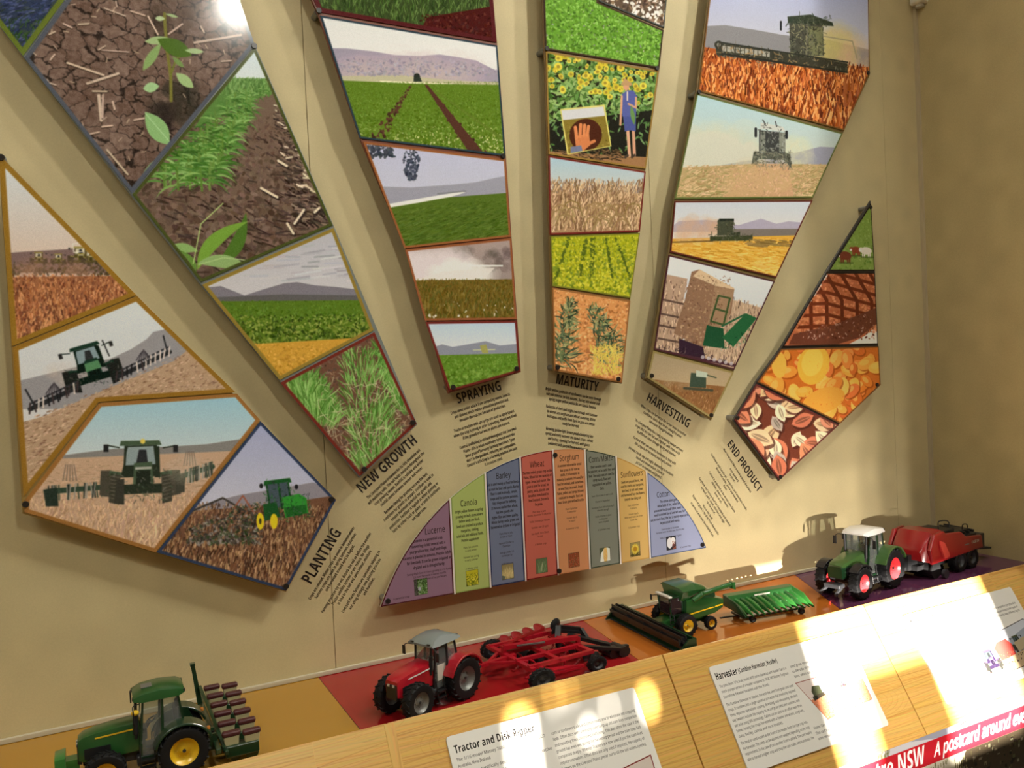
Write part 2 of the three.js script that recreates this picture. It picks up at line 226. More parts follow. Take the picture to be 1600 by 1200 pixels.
    for (const k of [-1, 1]) { q([[k * 0.34, -0.42], [k * 0.5, -0.44], [k * 0.53, 0.02], [k * 0.36, 0.06]], wheel); for (let i = 0; i < 7; i++) this.line(c, [[x + k * 0.36 * s, y + (-0.38 + i * 0.06) * s], [x + k * 0.5 * s, y + (-0.41 + i * 0.06) * s]], wheel.map((v) => v * 1.5), s * 0.015); q([[k * 0.36, -0.88], [k * 0.58, -0.92], [k * 0.58, -0.9], [k * 0.36, -0.86]], dk); q([[k * 0.54, -0.92], [k * 0.62, -0.92], [k * 0.62, -0.8], [k * 0.54, -0.8]], [40, 40, 40]); }
    for (let i = 0; i < 70; i++) { const u = rr(-0.6, 0.6), v = rr(-0.5, 0); this.line(c, [[x + u * s, y + v * s], [x + (u + rr(-0.06, 0.06)) * s, y + (v + rr(-0.06, 0.06)) * s]], vary(pick([dk, body, wheel, [120, 116, 104]]), 12), s * 0.02, 0.6); } },
};
const soil = [[104, 84, 72], [92, 74, 62], [118, 98, 84], [78, 62, 52]], straw = [[200, 185, 150], [176, 158, 124], [150, 128, 98]], crop = [[166, 104, 66], [190, 128, 82], [128, 76, 50], [206, 152, 104], [96, 58, 42]], greens = [[74, 112, 30], [92, 134, 40], [58, 92, 26], [112, 150, 56]];
function cracked(ctx, canvas, B, size) {   // drying mud: cells split by dark cracks of uneven width
  const W = canvas.width, H = canvas.height, n = Math.round(size), gx = Math.ceil(W / n) + 2, gy = Math.ceil(H / n) + 2, seeds = [], G = 24, lat = Array.from({ length: G * G }, () => rnd());
  const noise = (x, y) => { const ix = Math.floor(x), iy = Math.floor(y), fx = x - ix, fy = y - iy, q = (a, b) => lat[((b % G + G) % G) * G + (a % G + G) % G]; return (q(ix, iy) * (1 - fx) + q(ix + 1, iy) * fx) * (1 - fy) + (q(ix, iy + 1) * (1 - fx) + q(ix + 1, iy + 1) * fx) * fy; };
  for (let j = 0; j < gy; j++) for (let i = 0; i < gx; i++) seeds.push([(i - 0.5 + rr(-0.62, 0.62)) * n, (j - 0.5 + rr(-0.62, 0.62)) * n, rr(-9, 11)]);
  const im = ctx.getImageData(0, 0, W, H), d = im.data;
  for (let y = 0; y < H; y++) for (let x = 0; x < W; x++) {
    const wx = x + 13 * (noise(x / 11, y / 11) - 0.5) + 5 * (noise(y / 4, x / 4) - 0.5), wy = y + 13 * (noise(y / 12 + 7, x / 12) - 0.5) + 5 * (noise(x / 4 + 3, y / 4) - 0.5), ci = Math.floor(wx / n + 0.5), cj = Math.floor(wy / n + 0.5); let a = 1e9, b = 1e9, tone = 0;
    for (let j = cj - 1; j <= cj + 2; j++) for (let i = ci - 1; i <= ci + 2; i++) { const s = seeds[Math.max(0, Math.min(gy - 1, j)) * gx + Math.max(0, Math.min(gx - 1, i))], q = Math.hypot(wx - s[0], (wy - s[1]) * 1.2); if (q < a) { b = a; a = q; tone = s[2]; } else if (q < b) b = q; }
    const e = b - a, wide = 0.4 + 4.2 * noise(x / 30, y / 30), k = e < wide * 0.6 ? 0.4 : e < wide ? 0.68 : 1, g = rr(-14, 14) + tone * 0.7 + 26 * (noise(x / 7, y / 7) - 0.5) + 16 * (noise(x / 60, y / 60) - 0.5), o = (y * W + x) * 4;
    d[o] = (108 + g) * k; d[o + 1] = (88 + g) * k; d[o + 2] = (77 + g) * k; d[o + 3] = 255;
  }
  ctx.putImageData(im, 0, 0);
}
function board(name, label, outline, bolts, edge) {
  const pts = outline.map(([a, b]) => onWall(a, b, ZP)), ymin = Math.min(...pts.map((p) => p.y)), xm = pts.reduce((s, p) => s + p.x, 0) / pts.length;
  const t = thing(name, label, 'display board', [xm, ymin, 0]);
  const g = new THREE.ExtrudeGeometry(new THREE.Shape(pts.map((p) => new THREE.Vector2(p.x, p.y))), { depth: 0.005, bevelEnabled: true, bevelThickness: 0.0008, bevelSize: 0.0012, bevelOffset: 0, bevelSegments: 1 });
  g.translate(-xm, -ymin, ZP - 0.0081); mesh('backing_board', g, std(new THREE.Color(...edge), 0.35), t);
  for (const [a, b] of bolts) {
    const q = onWall(a, b, ZP), cap = new THREE.CylinderGeometry(0.0062, 0.0068, 0.004, 18).rotateX(Math.PI / 2).translate(q.x - xm, q.y - ymin, ZP + 0.002);
    const m = mesh('bolt_cap', cap, capMat, t, 'round black bolt cap'); mesh('spacer', new THREE.CylinderGeometry(0.008, 0.008, ZP - 0.0085, 14).rotateX(Math.PI / 2).translate(q.x - xm, q.y - ymin, (ZP - 0.0085) / 2), spacerMat, m);
  }
  return t;
}
const capMat = std(new THREE.Color(0.02, 0.016, 0.014), 0.3), spacerMat = std(new THREE.Color(0.3, 0.3, 0.3), 0.4, { metalness: 0.8 });

// --- planting
{
  const t = board('photo_board', 'fan shaped photo board above the word PLANTING, pointed at the top', [[-3, 239], [525, 781], [447, 924], [36, 802]], [[2, 246], [40, 788], [518, 780], [447, 916]], [0.35, 0.22, 0.06]);
  printOn(t, 'photo_print', [[-2, 242], [213, 461], [19, 541]], ZP, (c, B) => {
    P.sky(c, B, 250, 395, [196, 205, 208], [206, 188, 172]); P.hills(c, B, [[0, 396], [40, 392], [90, 388], [140, 384], [220, 384]], 425, [122, 100, 96]); P.specks(c, 0, 210, 408, 428, 260, [[70, 62, 42], [92, 76, 50]], 4, null, 1);
    for (const [x, y, s] of [[58, 412, 20], [88, 412, 18], [122, 412, 30], [138, 410, 22]]) P.rig(c, x, y, s, [150, 136, 70], [196, 190, 166], [60, 52, 38]);
    P.line(c, [[110, 378], [112, 392], [128, 390], [127, 376], [110, 378]], [225, 220, 205], 1.2); P.puff(c, 90, 422, 40, [170, 130, 96], 60, 0.05, 1.6, 0.3);
    P.poly(c, [[-10, 433], [230, 428], [230, 560], [-10, 560]], [150, 98, 66]); P.strokes(c, 0, 225, 430, 545, 2600, crop, 7, -1.5, 1.7, 0.5);
  }, { border: [194, 142, 40], bw: 6, label: 'photo of harvesters in a ripe orange crop' });
  printOn(t, 'photo_print', [[20, 543], [214, 463], [368, 613], [154, 628], [37, 776]], ZP, (c, B) => {
    P.sky(c, B, 470, 640, [204, 212, 216], [202, 202, 200]); P.hills(c, B, [[20, 600], [170, 560], [200, 545], [225, 528], [236, 516], [252, 512], [262, 505], [300, 500], [380, 560]], 640, [146, 144, 146]);
    P.poly(c, [[10, 668], [70, 650], [170, 605], [270, 562], [290, 545], [400, 640], [140, 640], [10, 800]], [176, 148, 120]); P.strokes(c, 20, 380, 550, 780, 3600, [[190, 160, 132], [150, 118, 92], [206, 182, 154], [128, 98, 78]], 6, -0.45, 1.5, 0.3, (x, y) => y > 672 - 0.44 * x + 4, 1.2);
    P.puff(c, 110, 585, 26, [206, 190, 176], 40, 0.05, 1.5, 0.6);
    c.save(); c.translate(146, 600); c.rotate(-0.28); P.rig(c, 0, 4, 68, [26, 52, 40], [130, 150, 156], [28, 30, 28]); P.poly(c, [[-9, -34], [13, -35], [15, -22], [-10, -21]], [84, 132, 92]); c.restore();
    for (const [x0, y0, x1, y1] of [[48, 640, 118, 606], [178, 590, 262, 548]]) { P.line(c, [[x0, y0], [x1, y1]], [40, 42, 44], 7); P.line(c, [[x0, y0 - 8], [x1, y1 - 9]], [52, 54, 58], 2.5); for (let k = 0; k < 12; k++) { const f = k / 11, x = x0 + (x1 - x0) * f, y = y0 + (y1 - y0) * f; P.line(c, [[x, y - 9], [x + rr(-3, 3), y + 7]], pick([[30, 30, 32], [60, 50, 50], [210, 200, 190]]), 2.4); } const m = (x0 + x1) / 2, n = (y0 + y1) / 2; for (let k = -3; k <= 3; k++) P.line(c, [[m + k * 4, n - 6], [m + k * 1.6, n - 24 + Math.abs(k) * 2]], [50, 46, 52], 1.3); }
    P.line(c, [[42, 610], [54, 634]], [40, 42, 44], 2.5); P.line(c, [[252, 522], [258, 548]], [40, 42, 44], 2.5); P.line(c, [[156, 532], [166, 556]], [36, 38, 40], 2);
  }, { border: [196, 140, 40], bw: 6, label: 'photo of a dark green tractor pulling discs over stubble' });
  printOn(t, 'photo_print', [[155, 630], [370, 615], [406, 656], [243, 863], [38, 800], [40, 780]], ZP, (c, B) => {
    P.sky(c, B, 625, 720, [152, 192, 206], [196, 206, 206]); P.hills(c, B, [[40, 722], [110, 712], [170, 704], [260, 700], [320, 696], [372, 688], [410, 680]], 740, [130, 128, 124]); P.poly(c, [[20, 722], [420, 704], [420, 880], [20, 880]], [190, 160, 132]);
    P.strokes(c, 40, 400, 720, 780, 700, [[196, 170, 142], [170, 140, 112]], 6, 0, 1.2, 0.2); P.strokes(c, 40, 400, 775, 870, 2600, [[204, 172, 136], [226, 196, 156], [170, 134, 104], [186, 150, 128]], 9, -1.45, 1.3, 0.6);
    for (const [x0, y0, x1, y1] of [[74, 768, 164, 762], [282, 746, 330, 732]]) { P.line(c, [[x0, y0], [x1, y1]], [52, 70, 56], 8); for (let k = 0; k < 26; k++) { const f = rnd(), x = x0 + (x1 - x0) * f, y = y0 + (y1 - y0) * f; P.line(c, [[x, y - 8], [x + rr(-3, 3), y + 14]], pick([[44, 50, 44], [150, 146, 136], [60, 74, 60]]), 2); } }
    P.poly(c, [[68, 765], [88, 762], [90, 790], [72, 790]], [40, 52, 44]); for (const x of [106, 292]) for (let k = -2; k <= 2; k++) P.line(c, [[x + k * 5, x < 200 ? 752 : 730], [x + k * 3, x < 200 ? 728 : 708]], [110, 96, 86], 1.2);
    P.rig(c, 214, 784, 94, [70, 88, 66], [140, 156, 156], [64, 62, 52]); P.dot(c, 216, 692, 4, [222, 196, 90]); P.poly(c, [[176, 752], [188, 750], [188, 790], [172, 788]], [56, 56, 48]); P.poly(c, [[268, 744], [284, 742], [284, 772], [270, 774]], [66, 66, 56]);
    P.puff(c, 290, 735, 26, [190, 182, 160], 40, 0.05, 1.4, 0.7);
  }, { border: [206, 138, 62], bw: 5, label: 'photo of a tractor and wide seeder seen from the front' });
  printOn(t, 'photo_print', [[407, 658], [525, 781], [447, 923], [245, 863]], ZP, (c, B) => {
    P.sky(c, B, 670, 780, [160, 166, 196], [188, 190, 206]); P.hills(c, B, [[280, 800], [370, 775], [440, 762], [490, 752], [535, 770]], 820, [138, 134, 142]); P.poly(c, [[230, 850], [300, 800], [420, 790], [540, 770], [540, 940], [230, 940]], [112, 80, 60]);
    P.strokes(c, 240, 530, 790, 925, 3600, [[124, 88, 62], [158, 122, 86], [84, 58, 44], [186, 152, 112], [64, 46, 36]], 8, -1.4, 1.5, 0.4);
    P.specks(c, 292, 405, 785, 850, 420, [[44, 42, 40], [66, 60, 54], [92, 84, 76], [140, 134, 126], [50, 70, 40]], 4, (x, y) => y > 850 - (x - 285) * 0.42 - 18, 1); P.line(c, [[300, 800], [345, 780], [380, 800]], [60, 56, 52], 3); P.line(c, [[362, 795], [376, 776], [392, 800]], [150, 90, 70], 2.5);
    c.save(); c.translate(436, 812); c.rotate(-0.1); P.poly(c, [[-20, -62], [22, -64], [24, -57], [-22, -55]], [30, 84, 40]); P.poly(c, [[-16, -56], [18, -58], [22, -20], [-14, -18]], [70, 84, 92]); for (const x of [-17, 2, 18]) P.line(c, [[x, -56], [x + 2, -18]], [26, 70, 34], 3); P.poly(c, [[4, -34], [34, -38], [46, -30], [46, -6], [8, -2]], [52, 140, 52]); P.poly(c, [[8, -18], [44, -20], [44, -6], [10, -2]], [36, 96, 40]); P.poly(c, [[-26, -26], [-4, -28], [0, -4], [-26, 0]], [30, 80, 40]); c.restore();
    P.grit(c, 410, 486, 752, 815, 170, [[26, 70, 34], [44, 110, 46], [70, 90, 80], [36, 44, 40]], 6, (x, y) => y > 770 || x < 460); P.grit(c, 292, 404, 786, 850, 300, [[44, 42, 40], [80, 72, 64], [120, 112, 104], [60, 80, 50]], 9, (x, y) => y > 846 - (x - 285) * 0.42 - 18); P.dot(c, 403, 815, 6, [232, 196, 40], 1, 13); P.dot(c, 425, 815, 6, [232, 196, 40], 1, 12); P.dot(c, 403, 815, 2, [60, 60, 30], 1, 5); for (const x of [405, 462]) P.dot(c, x, 760, 3, [30, 32, 36], 1, 4);
  }, { border: [52, 70, 108], bw: 4, label: 'photo of a green tractor with yellow wheels sowing' });
}
// --- new growth
{
  const t = board('photo_board', 'fan shaped photo board above the words NEW GROWTH with a seedling in cracked soil', [[-70, -50], [358, -50], [398, 70], [521, 352], [652, 663], [562, 746], [313, 443], [205, 304]], [[397, 72], [569, 733], [645, 660]], [0.2, 0.22, 0.2]);
  printOn(t, 'photo_print', [[-68, -48], [136, -48], [36, 87]], ZP, (c, B) => { P.sky(c, B, -50, 90, [52, 62, 92], [40, 50, 60]); P.strokes(c, -70, 140, -50, 85, 900, [[60, 70, 110], [40, 46, 70], [84, 92, 130], [50, 62, 50]], 9, -0.4, 1.6, 0.5); P.strokes(c, -10, 120, 30, 85, 160, [[46, 76, 26]], 8, -1.2, 1.6); }, { border: [122, 142, 44], bw: 6, label: 'dark blue photo with a lime green edge' });
  printOn(t, 'photo_print', [[138, -48], [358, -48], [398, 70], [206, 302], [38, 90]], ZP, (c, B, cv) => {
    cracked(c, cv, B, 36);
    P.puff(c, 268, 10, 40, [50, 40, 34], 60, 0.1, 1, 1.6); P.puff(c, 275, 165, 34, [38, 30, 26], 70, 0.12, 1.2, 1); P.puff(c, 250, 190, 24, [34, 28, 24], 40, 0.12);
    for (const [x0, y0, x1, y1, w] of [[104, 97, 158, 117, 3], [134, 129, 180, 115, 4], [151, 148, 155, 186, 5], [157, 148, 157, 182, 3], [142, 141, 163, 142, 2.5], [300, 68, 378, 56, 4], [225, 26, 241, 55, 2.5], [258, 54, 280, 38, 3], [60, 120, 88, 130, 2], [76, 122, 80, 138, 2.5], [164, 232, 196, 272, 3], [156, 196, 172, 195, 2.5], [172, 158, 175, 170, 3], [158, 14, 190, 26, 2], [198, 18, 220, 25, 2.5], [98, 38, 110, 44, 2.5], [120, 39, 135, 38, 2.5], [150, 78, 196, 82, 1.6], [150, 78, 160, 72, 2], [175, 3, 177, 12, 2], [310, 42, 316, 52, 2.5], [345, 99, 362, 98, 2], [205, 188, 220, 186, 3], [134, 207, 152, 204, 2.5], [80, 92, 86, 84, 2.5], [78, 54, 86, 50, 2.5]]) { P.line(c, [[x0, y0 + 1.5], [x1, y1 + 1.5]], [60, 48, 40], w); P.line(c, [[x0, y0], [x1, y1]], vary([196, 176, 156], 12), w); }
    for (let i = 0; i < 60; i++) { const x = rr(50, 380), y = rr(-40, 280), a = rr(0, 3.1); P.line(c, [[x, y], [x + Math.cos(a) * 7, y + Math.sin(a) * 7]], vary([176, 154, 132], 14), 1.5); }
    P.line(c, [[263, 160], [262, 120], [256, 82], [252, 40], [251, 22]], [112, 110, 48], 5); P.line(c, [[262, 120], [270, 95], [284, 84]], [104, 112, 44], 3);
    for (const [x, y, L, a, w, col] of [[262, 62, 42, 3.05, 13, [150, 172, 120]], [246, 68, 52, 2.15, 15, [128, 156, 96]], [240, 62, 62, 0.45, 26, [70, 98, 30]], [284, 80, 32, 0.1, 9, [156, 178, 128]], [270, 116, 38, 0.7, 16, [150, 176, 120]], [244, 136, 26, 3.0, 16, [150, 184, 132]], [252, 30, 16, 3.2, 8, [166, 184, 140]], [252, 22, 22, 0.25, 5, [150, 170, 120]], [264, 90, 26, 0.75, 8, [110, 136, 76]]]) P.leaf(c, x, y, L, a, w, col);
    P.leaf(c, 222, 176, 66, 0.95, 30, [132, 172, 112]); P.line(c, [[222, 178], [262, 226]], [166, 196, 146], 1.2); P.leaf(c, 216, 282, 40, -0.9, 9, [120, 150, 104]);
  }, { border: [98, 106, 120], bw: 5, label: 'photo of a seedling in cracked brown soil' });
  printOn(t, 'photo_print', [[398, 73], [520, 352], [314, 441], [207, 304]], ZP, (c, B) => {
    P.sky(c, B, 70, 130, [186, 202, 206], [200, 208, 206]); P.poly(c, [[190, 300], [350, 128], [440, 122], [560, 400], [300, 460]], [106, 88, 74]); P.specks(c, 200, 530, 180, 440, 2600, soil, 5); P.strokes(c, 240, 520, 210, 430, 260, [[58, 46, 40], [74, 60, 52]], 14, 0.3, 2, 0.4);
    P.poly(c, [[352, 124], [420, 121], [424, 140], [330, 190], [300, 205]], [84, 120, 58]); P.strokes(c, 340, 422, 123, 150, 500, [[96, 134, 66], [72, 108, 48], [122, 156, 90]], 6, -1.57, 1.4, 0.5);
    P.strokes(c, 424, 510, 150, 350, 800, [[62, 50, 44], [128, 110, 94], [48, 38, 34], [88, 72, 62]], 7, 0.35, 2.2, 0.5, (x, y) => x > 416 + (y - 150) * 0.2); P.strokes(c, 424, 500, 160, 300, 60, [[206, 192, 166]], 7, 0.3, 2.4, 0.6, (x, y) => x > 418 + (y - 150) * 0.2);
    for (let i = 0; i < 130; i++) { const f = Math.pow(i / 130, 0.8), y = 140 + 150 * f, x = 392 - 105 * f + rr(-34, 34) * (0.6 + f * 0.5), L = 14 + 34 * f; P.line(c, [[x, y + 10], [x + rr(-3, 3), y - L * 0.5]], vary([96, 128, 58], 12), 1.2 + 2 * f); for (let k = 0; k < 5; k++) P.blade(c, x, y + 4 - k * L * 0.1, L * rr(0.6, 1), (k % 2 ? -0.6 : -2.5) + rr(-0.5, 0.5), (k % 2 ? 0.7 : -0.7), vary(pick([[98, 140, 68], [72, 116, 46], [128, 166, 94], [58, 94, 38]]), 12), 1.6 + 2.6 * f); }
    for (const [x0, y0, x1, y1] of [[458, 350, 474, 328], [446, 350, 456, 366], [492, 332, 500, 325], [404, 294, 430, 308], [432, 250, 446, 258]]) { P.line(c, [[x0 + 2, y0 + 3], [x1 + 2, y1 + 3]], [50, 40, 36], 5); P.line(c, [[x0, y0], [x1, y1]], [214, 200, 174], 4); }
    P.blade(c, 334, 412, 92, -0.55, -0.5, [74, 108, 40], 24); P.blade(c, 304, 420, 108, -1.25, 0.5, [112, 152, 58], 24); P.blade(c, 306, 392, 66, -2.75, -0.5, [132, 166, 98], 18); P.blade(c, 304, 410, 84, -0.2, 0.35, [136, 166, 104], 22); P.blade(c, 302, 424, 44, -1.7, -0.5, [96, 132, 58], 9); P.line(c, [[298, 410], [310, 350], [344, 318]], [168, 196, 118], 1.6); P.line(c, [[306, 412], [344, 402], [386, 408]], [166, 190, 130], 1.4);
  }, { border: [84, 96, 34], bw: 4, label: 'photo of young maize plants in bare soil' });
  printOn(t, 'photo_print', [[521, 356], [584, 516], [437, 594], [316, 445]], ZP, (c, B) => {
    P.sky(c, B, 360, 450, [172, 172, 178], [190, 188, 190]); P.strokes(c, 330, 560, 380, 440, 60, [[186, 184, 186], [164, 164, 170]], 40, -0.1, 3, 0.1, null, 1); P.hills(c, B, [[310, 452], [345, 448], [380, 462], [410, 452], [440, 443], [460, 441], [490, 446], [520, 448], [560, 452], [600, 460]], 470, [120, 116, 124]); P.hills(c, B, [[310, 466], [440, 460], [600, 462]], 472, [92, 90, 90]); P.poly(c, [[300, 471], [610, 469], [610, 620], [300, 620]], [84, 112, 34]);
    P.specks(c, 320, 600, 470, 500, 700, [[92, 124, 40], [74, 104, 30]], 3, null, 1); P.specks(c, 330, 600, 492, 540, 1500, [[110, 132, 50], [66, 90, 26], [140, 152, 70], [46, 66, 20]], 3.5, null, 1.2); P.poly(c, [[330, 538], [600, 528], [600, 620], [330, 620]], [196, 150, 58]); P.specks(c, 340, 590, 536, 600, 900, [[206, 162, 70], [180, 134, 48]], 4, null, 1);
  }, { border: [186, 154, 58], bw: 5, label: 'photo of a green field before grey hills' });
  printOn(t, 'photo_print', [[585, 519], [651, 662], [562, 744], [438, 598]], ZP, (c, B) => {
    P.poly(c, [[B.l, B.t], [B.r, B.t], [B.r, B.b], [B.l, B.b]], [104, 74, 58]); P.specks(c, B.l, B.r, B.t, B.b, 1200, soil, 4, null, 1); P.strokes(c, B.l, B.r, B.t, B.b, 500, [[176, 146, 116], [140, 112, 88]], 9, 0.6, 1.2, 0.9, null, 1);
    for (const [ax, ay, bx, by, w] of [[470, 575, 500, 660, 22], [600, 530, 642, 640, 12], [560, 540, 590, 728, 30]]) for (let i = 0; i < 560; i++) { const f = rnd(), x = ax + (bx - ax) * f + rr(-w, w), y = ay + (by - ay) * f, k = 0.6 + 0.7 * f; P.blade(c, x, y + 12, 30 * k, -1.57 + (x - (ax + (bx - ax) * f)) / w * 0.6 + rr(-0.3, 0.3), rr(-0.3, 0.3), vary(pick([[92, 140, 60], [116, 164, 80], [70, 112, 42], [150, 190, 110]]), 12), 1.6); }
    for (let i = 0; i < 160; i++) P.blade(c, rr(490, 640), rr(600, 720), rr(12, 24), rr(-3, 0), rr(-0.4, 0.4), vary([196, 186, 150], 14), 0.9);
  }, { border: [142, 46, 32], bw: 4.5, label: 'photo of rows of bright green grass shoots' });
}
// --- spraying
{
  const t = board('photo_board', 'fan shaped photo board above the word SPRAYING', [[466, -50], [767, -50], [777, 68], [791, 246], [814, 581], [701, 614], [640, 398], [566, 222], [498, 22]], [[498, 17], [708, 605], [807, 576], [786, 244]], [0.2, 0.06, 0.03]);
  printOn(t, 'photo_print', [[468, -48], [766, -48], [776, 66], [499, 19]], ZP, (c, B) => { P.poly(c, [[B.l, B.t], [B.r, B.t], [B.r, B.b], [B.l, B.b]], [52, 66, 34]); for (let i = 0; i < 1300; i++) P.blade(c, rr(480, 775), rr(-40, 50), rr(8, 18), -1.57 + rr(-0.5, 0.5), rr(-0.4, 0.4), vary(pick([[56, 80, 34], [80, 108, 48], [36, 52, 24], [104, 130, 66]]), 10), 1.3); P.poly(c, [[660, 26], [780, 8], [780, 80], [650, 46]], [66, 22, 20]); P.specks(c, 650, 776, 20, 60, 200, [[52, 20, 18], [80, 34, 26]], 4, null, 1); }, { border: [96, 22, 26], bw: 7, label: 'photo of a dark green crop' });
  printOn(t, 'photo_print', [[500, 24], [777, 71], [790, 244], [562, 216]], ZP, (c, B) => {
    P.sky(c, B, 20, 90, [206, 208, 204], [214, 214, 210]); P.hills(c, B, [[505, 76], [540, 76], [580, 80], [610, 85], [650, 86], [680, 83], [710, 87], [740, 92], [765, 104], [800, 118]], 130, [146, 140, 154]); P.puff(c, 640, 112, 60, [186, 176, 178], 120, 0.05, 2, 0.3); P.poly(c, [[500, 118], [620, 116], [700, 124], [800, 128], [800, 136], [500, 134]], [176, 172, 140]); P.line(c, [[590, 126], [700, 131]], [226, 222, 190], 3);
    P.poly(c, [[490, 122], [640, 129], [800, 132], [800, 260], [490, 260]], [88, 116, 34]); P.specks(c, 510, 795, 126, 245, 6000, [[92, 120, 38], [82, 108, 32], [104, 130, 50], [76, 102, 28]], 1.7); P.specks(c, 560, 795, 190, 245, 500, [[160, 172, 90], [200, 196, 150]], 1.3);
    P.specks(c, 510, 790, 82, 116, 500, [[138, 132, 148], [156, 150, 162], [150, 144, 152]], 3, (x, y) => y > 90 + Math.max(0, (x - 700) * 0.25), 1); P.poly(c, [[634, 132], [638, 132], [592, 216], [574, 216]], [84, 54, 42]); for (let i = 0; i < 160; i++) { const f = rnd(), w = 1 + 9 * f; P.dot(c, 636 - 53 * f + rr(-w, w) * 1.2, 132 + 84 * f, 0.8 + 2 * f, pick([[84, 54, 42], [60, 40, 30], [90, 118, 36], [96, 120, 44]])); P.dot(c, 660 + 84 * f + rr(-w, w) * 1.5, 132 + 110 * f, 0.8 + 2.2 * f, pick([[80, 50, 40], [58, 38, 30], [90, 118, 36], [100, 124, 46]])); } P.poly(c, [[657, 131], [662, 131], [758, 246], [730, 240]], [80, 50, 40]); P.poly(c, [[668, 138], [672, 138], [790, 220], [790, 226]], [92, 110, 40], 0.7);
    P.dot(c, 645, 118, 5, [40, 46, 40], 1, 5); P.poly(c, [[640, 120], [650, 119], [653, 126], [640, 126]], [44, 52, 44]);
  }, { border: [44, 66, 82], bw: 3, label: 'photo of a boom sprayer in a green field' });
  printOn(t, 'photo_print', [[567, 221], [790, 249], [798, 370], [632, 388]], ZP, (c, B) => {
    P.sky(c, B, 225, 300, [176, 178, 200], [184, 186, 200]); P.hills(c, B, [[570, 290], [640, 292], [700, 288], [740, 284], [775, 276], [810, 270]], 320, [146, 146, 158]); P.specks(c, 570, 612, 224, 246, 120, [[50, 56, 66], [72, 76, 84]], 4, null, 1); P.specks(c, 626, 652, 232, 280, 170, [[52, 58, 72], [72, 78, 92]], 3.5, (x, y) => Math.abs(x - 639) < 14 - Math.abs(y - 252) * 0.3, 1);
    P.poly(c, [[590, 326], [690, 308], [810, 300], [810, 400], [590, 400]], [80, 102, 36]); P.strokes(c, 600, 800, 312, 385, 2200, [[76, 98, 34], [86, 108, 38], [68, 90, 30]], 8, -0.3, 1.2, 0.15, (x, y) => y > 330 - (x - 600) * 0.13); P.poly(c, [[602, 318], [660, 308], [716, 299], [724, 300], [700, 307], [650, 316], [605, 323]], [224, 224, 210]); P.line(c, [[680, 302], [724, 298]], [120, 122, 124], 2);
  }, { border: [192, 112, 56], bw: 3.5, label: 'photo of a spray plane low over a green field' });
  printOn(t, 'photo_print', [[633, 390], [799, 372], [807, 499], [664, 501]], ZP, (c, B) => {
    P.sky(c, B, 380, 440, [158, 142, 136], [146, 132, 126]); P.puff(c, 722, 396, 14, [88, 80, 74], 30, 0.14); P.puff(c, 765, 405, 16, [80, 74, 68], 30, 0.14); P.puff(c, 796, 405, 18, [84, 76, 70], 30, 0.14);
    P.puff(c, 680, 418, 44, [216, 208, 200], 160, 0.1, 1.4, 0.5); P.puff(c, 720, 428, 34, [224, 218, 210], 110, 0.12, 1.4, 0.4); P.line(c, [[728, 415], [784, 415]], [232, 230, 224], 2.2); P.poly(c, [[646, 438], [690, 424], [772, 418], [756, 434], [650, 440]], [216, 210, 202], 0.8);
    P.poly(c, [[630, 438], [820, 436], [820, 520], [630, 520]], [104, 86, 34]); P.strokes(c, 640, 806, 438, 500, 1500, [[112, 92, 34], [92, 78, 30], [122, 104, 46], [84, 84, 32]], 5, -1.5, 1.4, 0.4); P.specks(c, 660, 806, 470, 496, 24, [[210, 206, 190]], 1.4);
  }, { border: [190, 106, 56], bw: 3.5, label: 'photo of a plane trailing white spray' });
  printOn(t, 'photo_print', [[665, 503], [807, 501], [813, 580], [702, 612]], ZP, (c, B) => {
    P.sky(c, B, 500, 545, [176, 198, 220], [206, 210, 214]); P.hills(c, B, [[665, 546], [690, 538], [706, 542], [730, 538], [757, 533], [780, 540], [820, 536]], 556, [136, 140, 152]); P.poly(c, [[660, 555], [820, 552], [820, 620], [660, 620]], [92, 128, 40]); P.specks(c, 680, 815, 554, 610, 900, [[104, 142, 50], [80, 114, 34], [118, 150, 62]], 2.4); P.line(c, [[738, 547], [772, 546]], [196, 200, 150], 1.6); P.poly(c, [[748, 540], [758, 538], [762, 552], [752, 552]], [160, 158, 90]);
  }, { border: [140, 42, 34], bw: 3.5, label: 'photo of a green field and blue hills' });
}
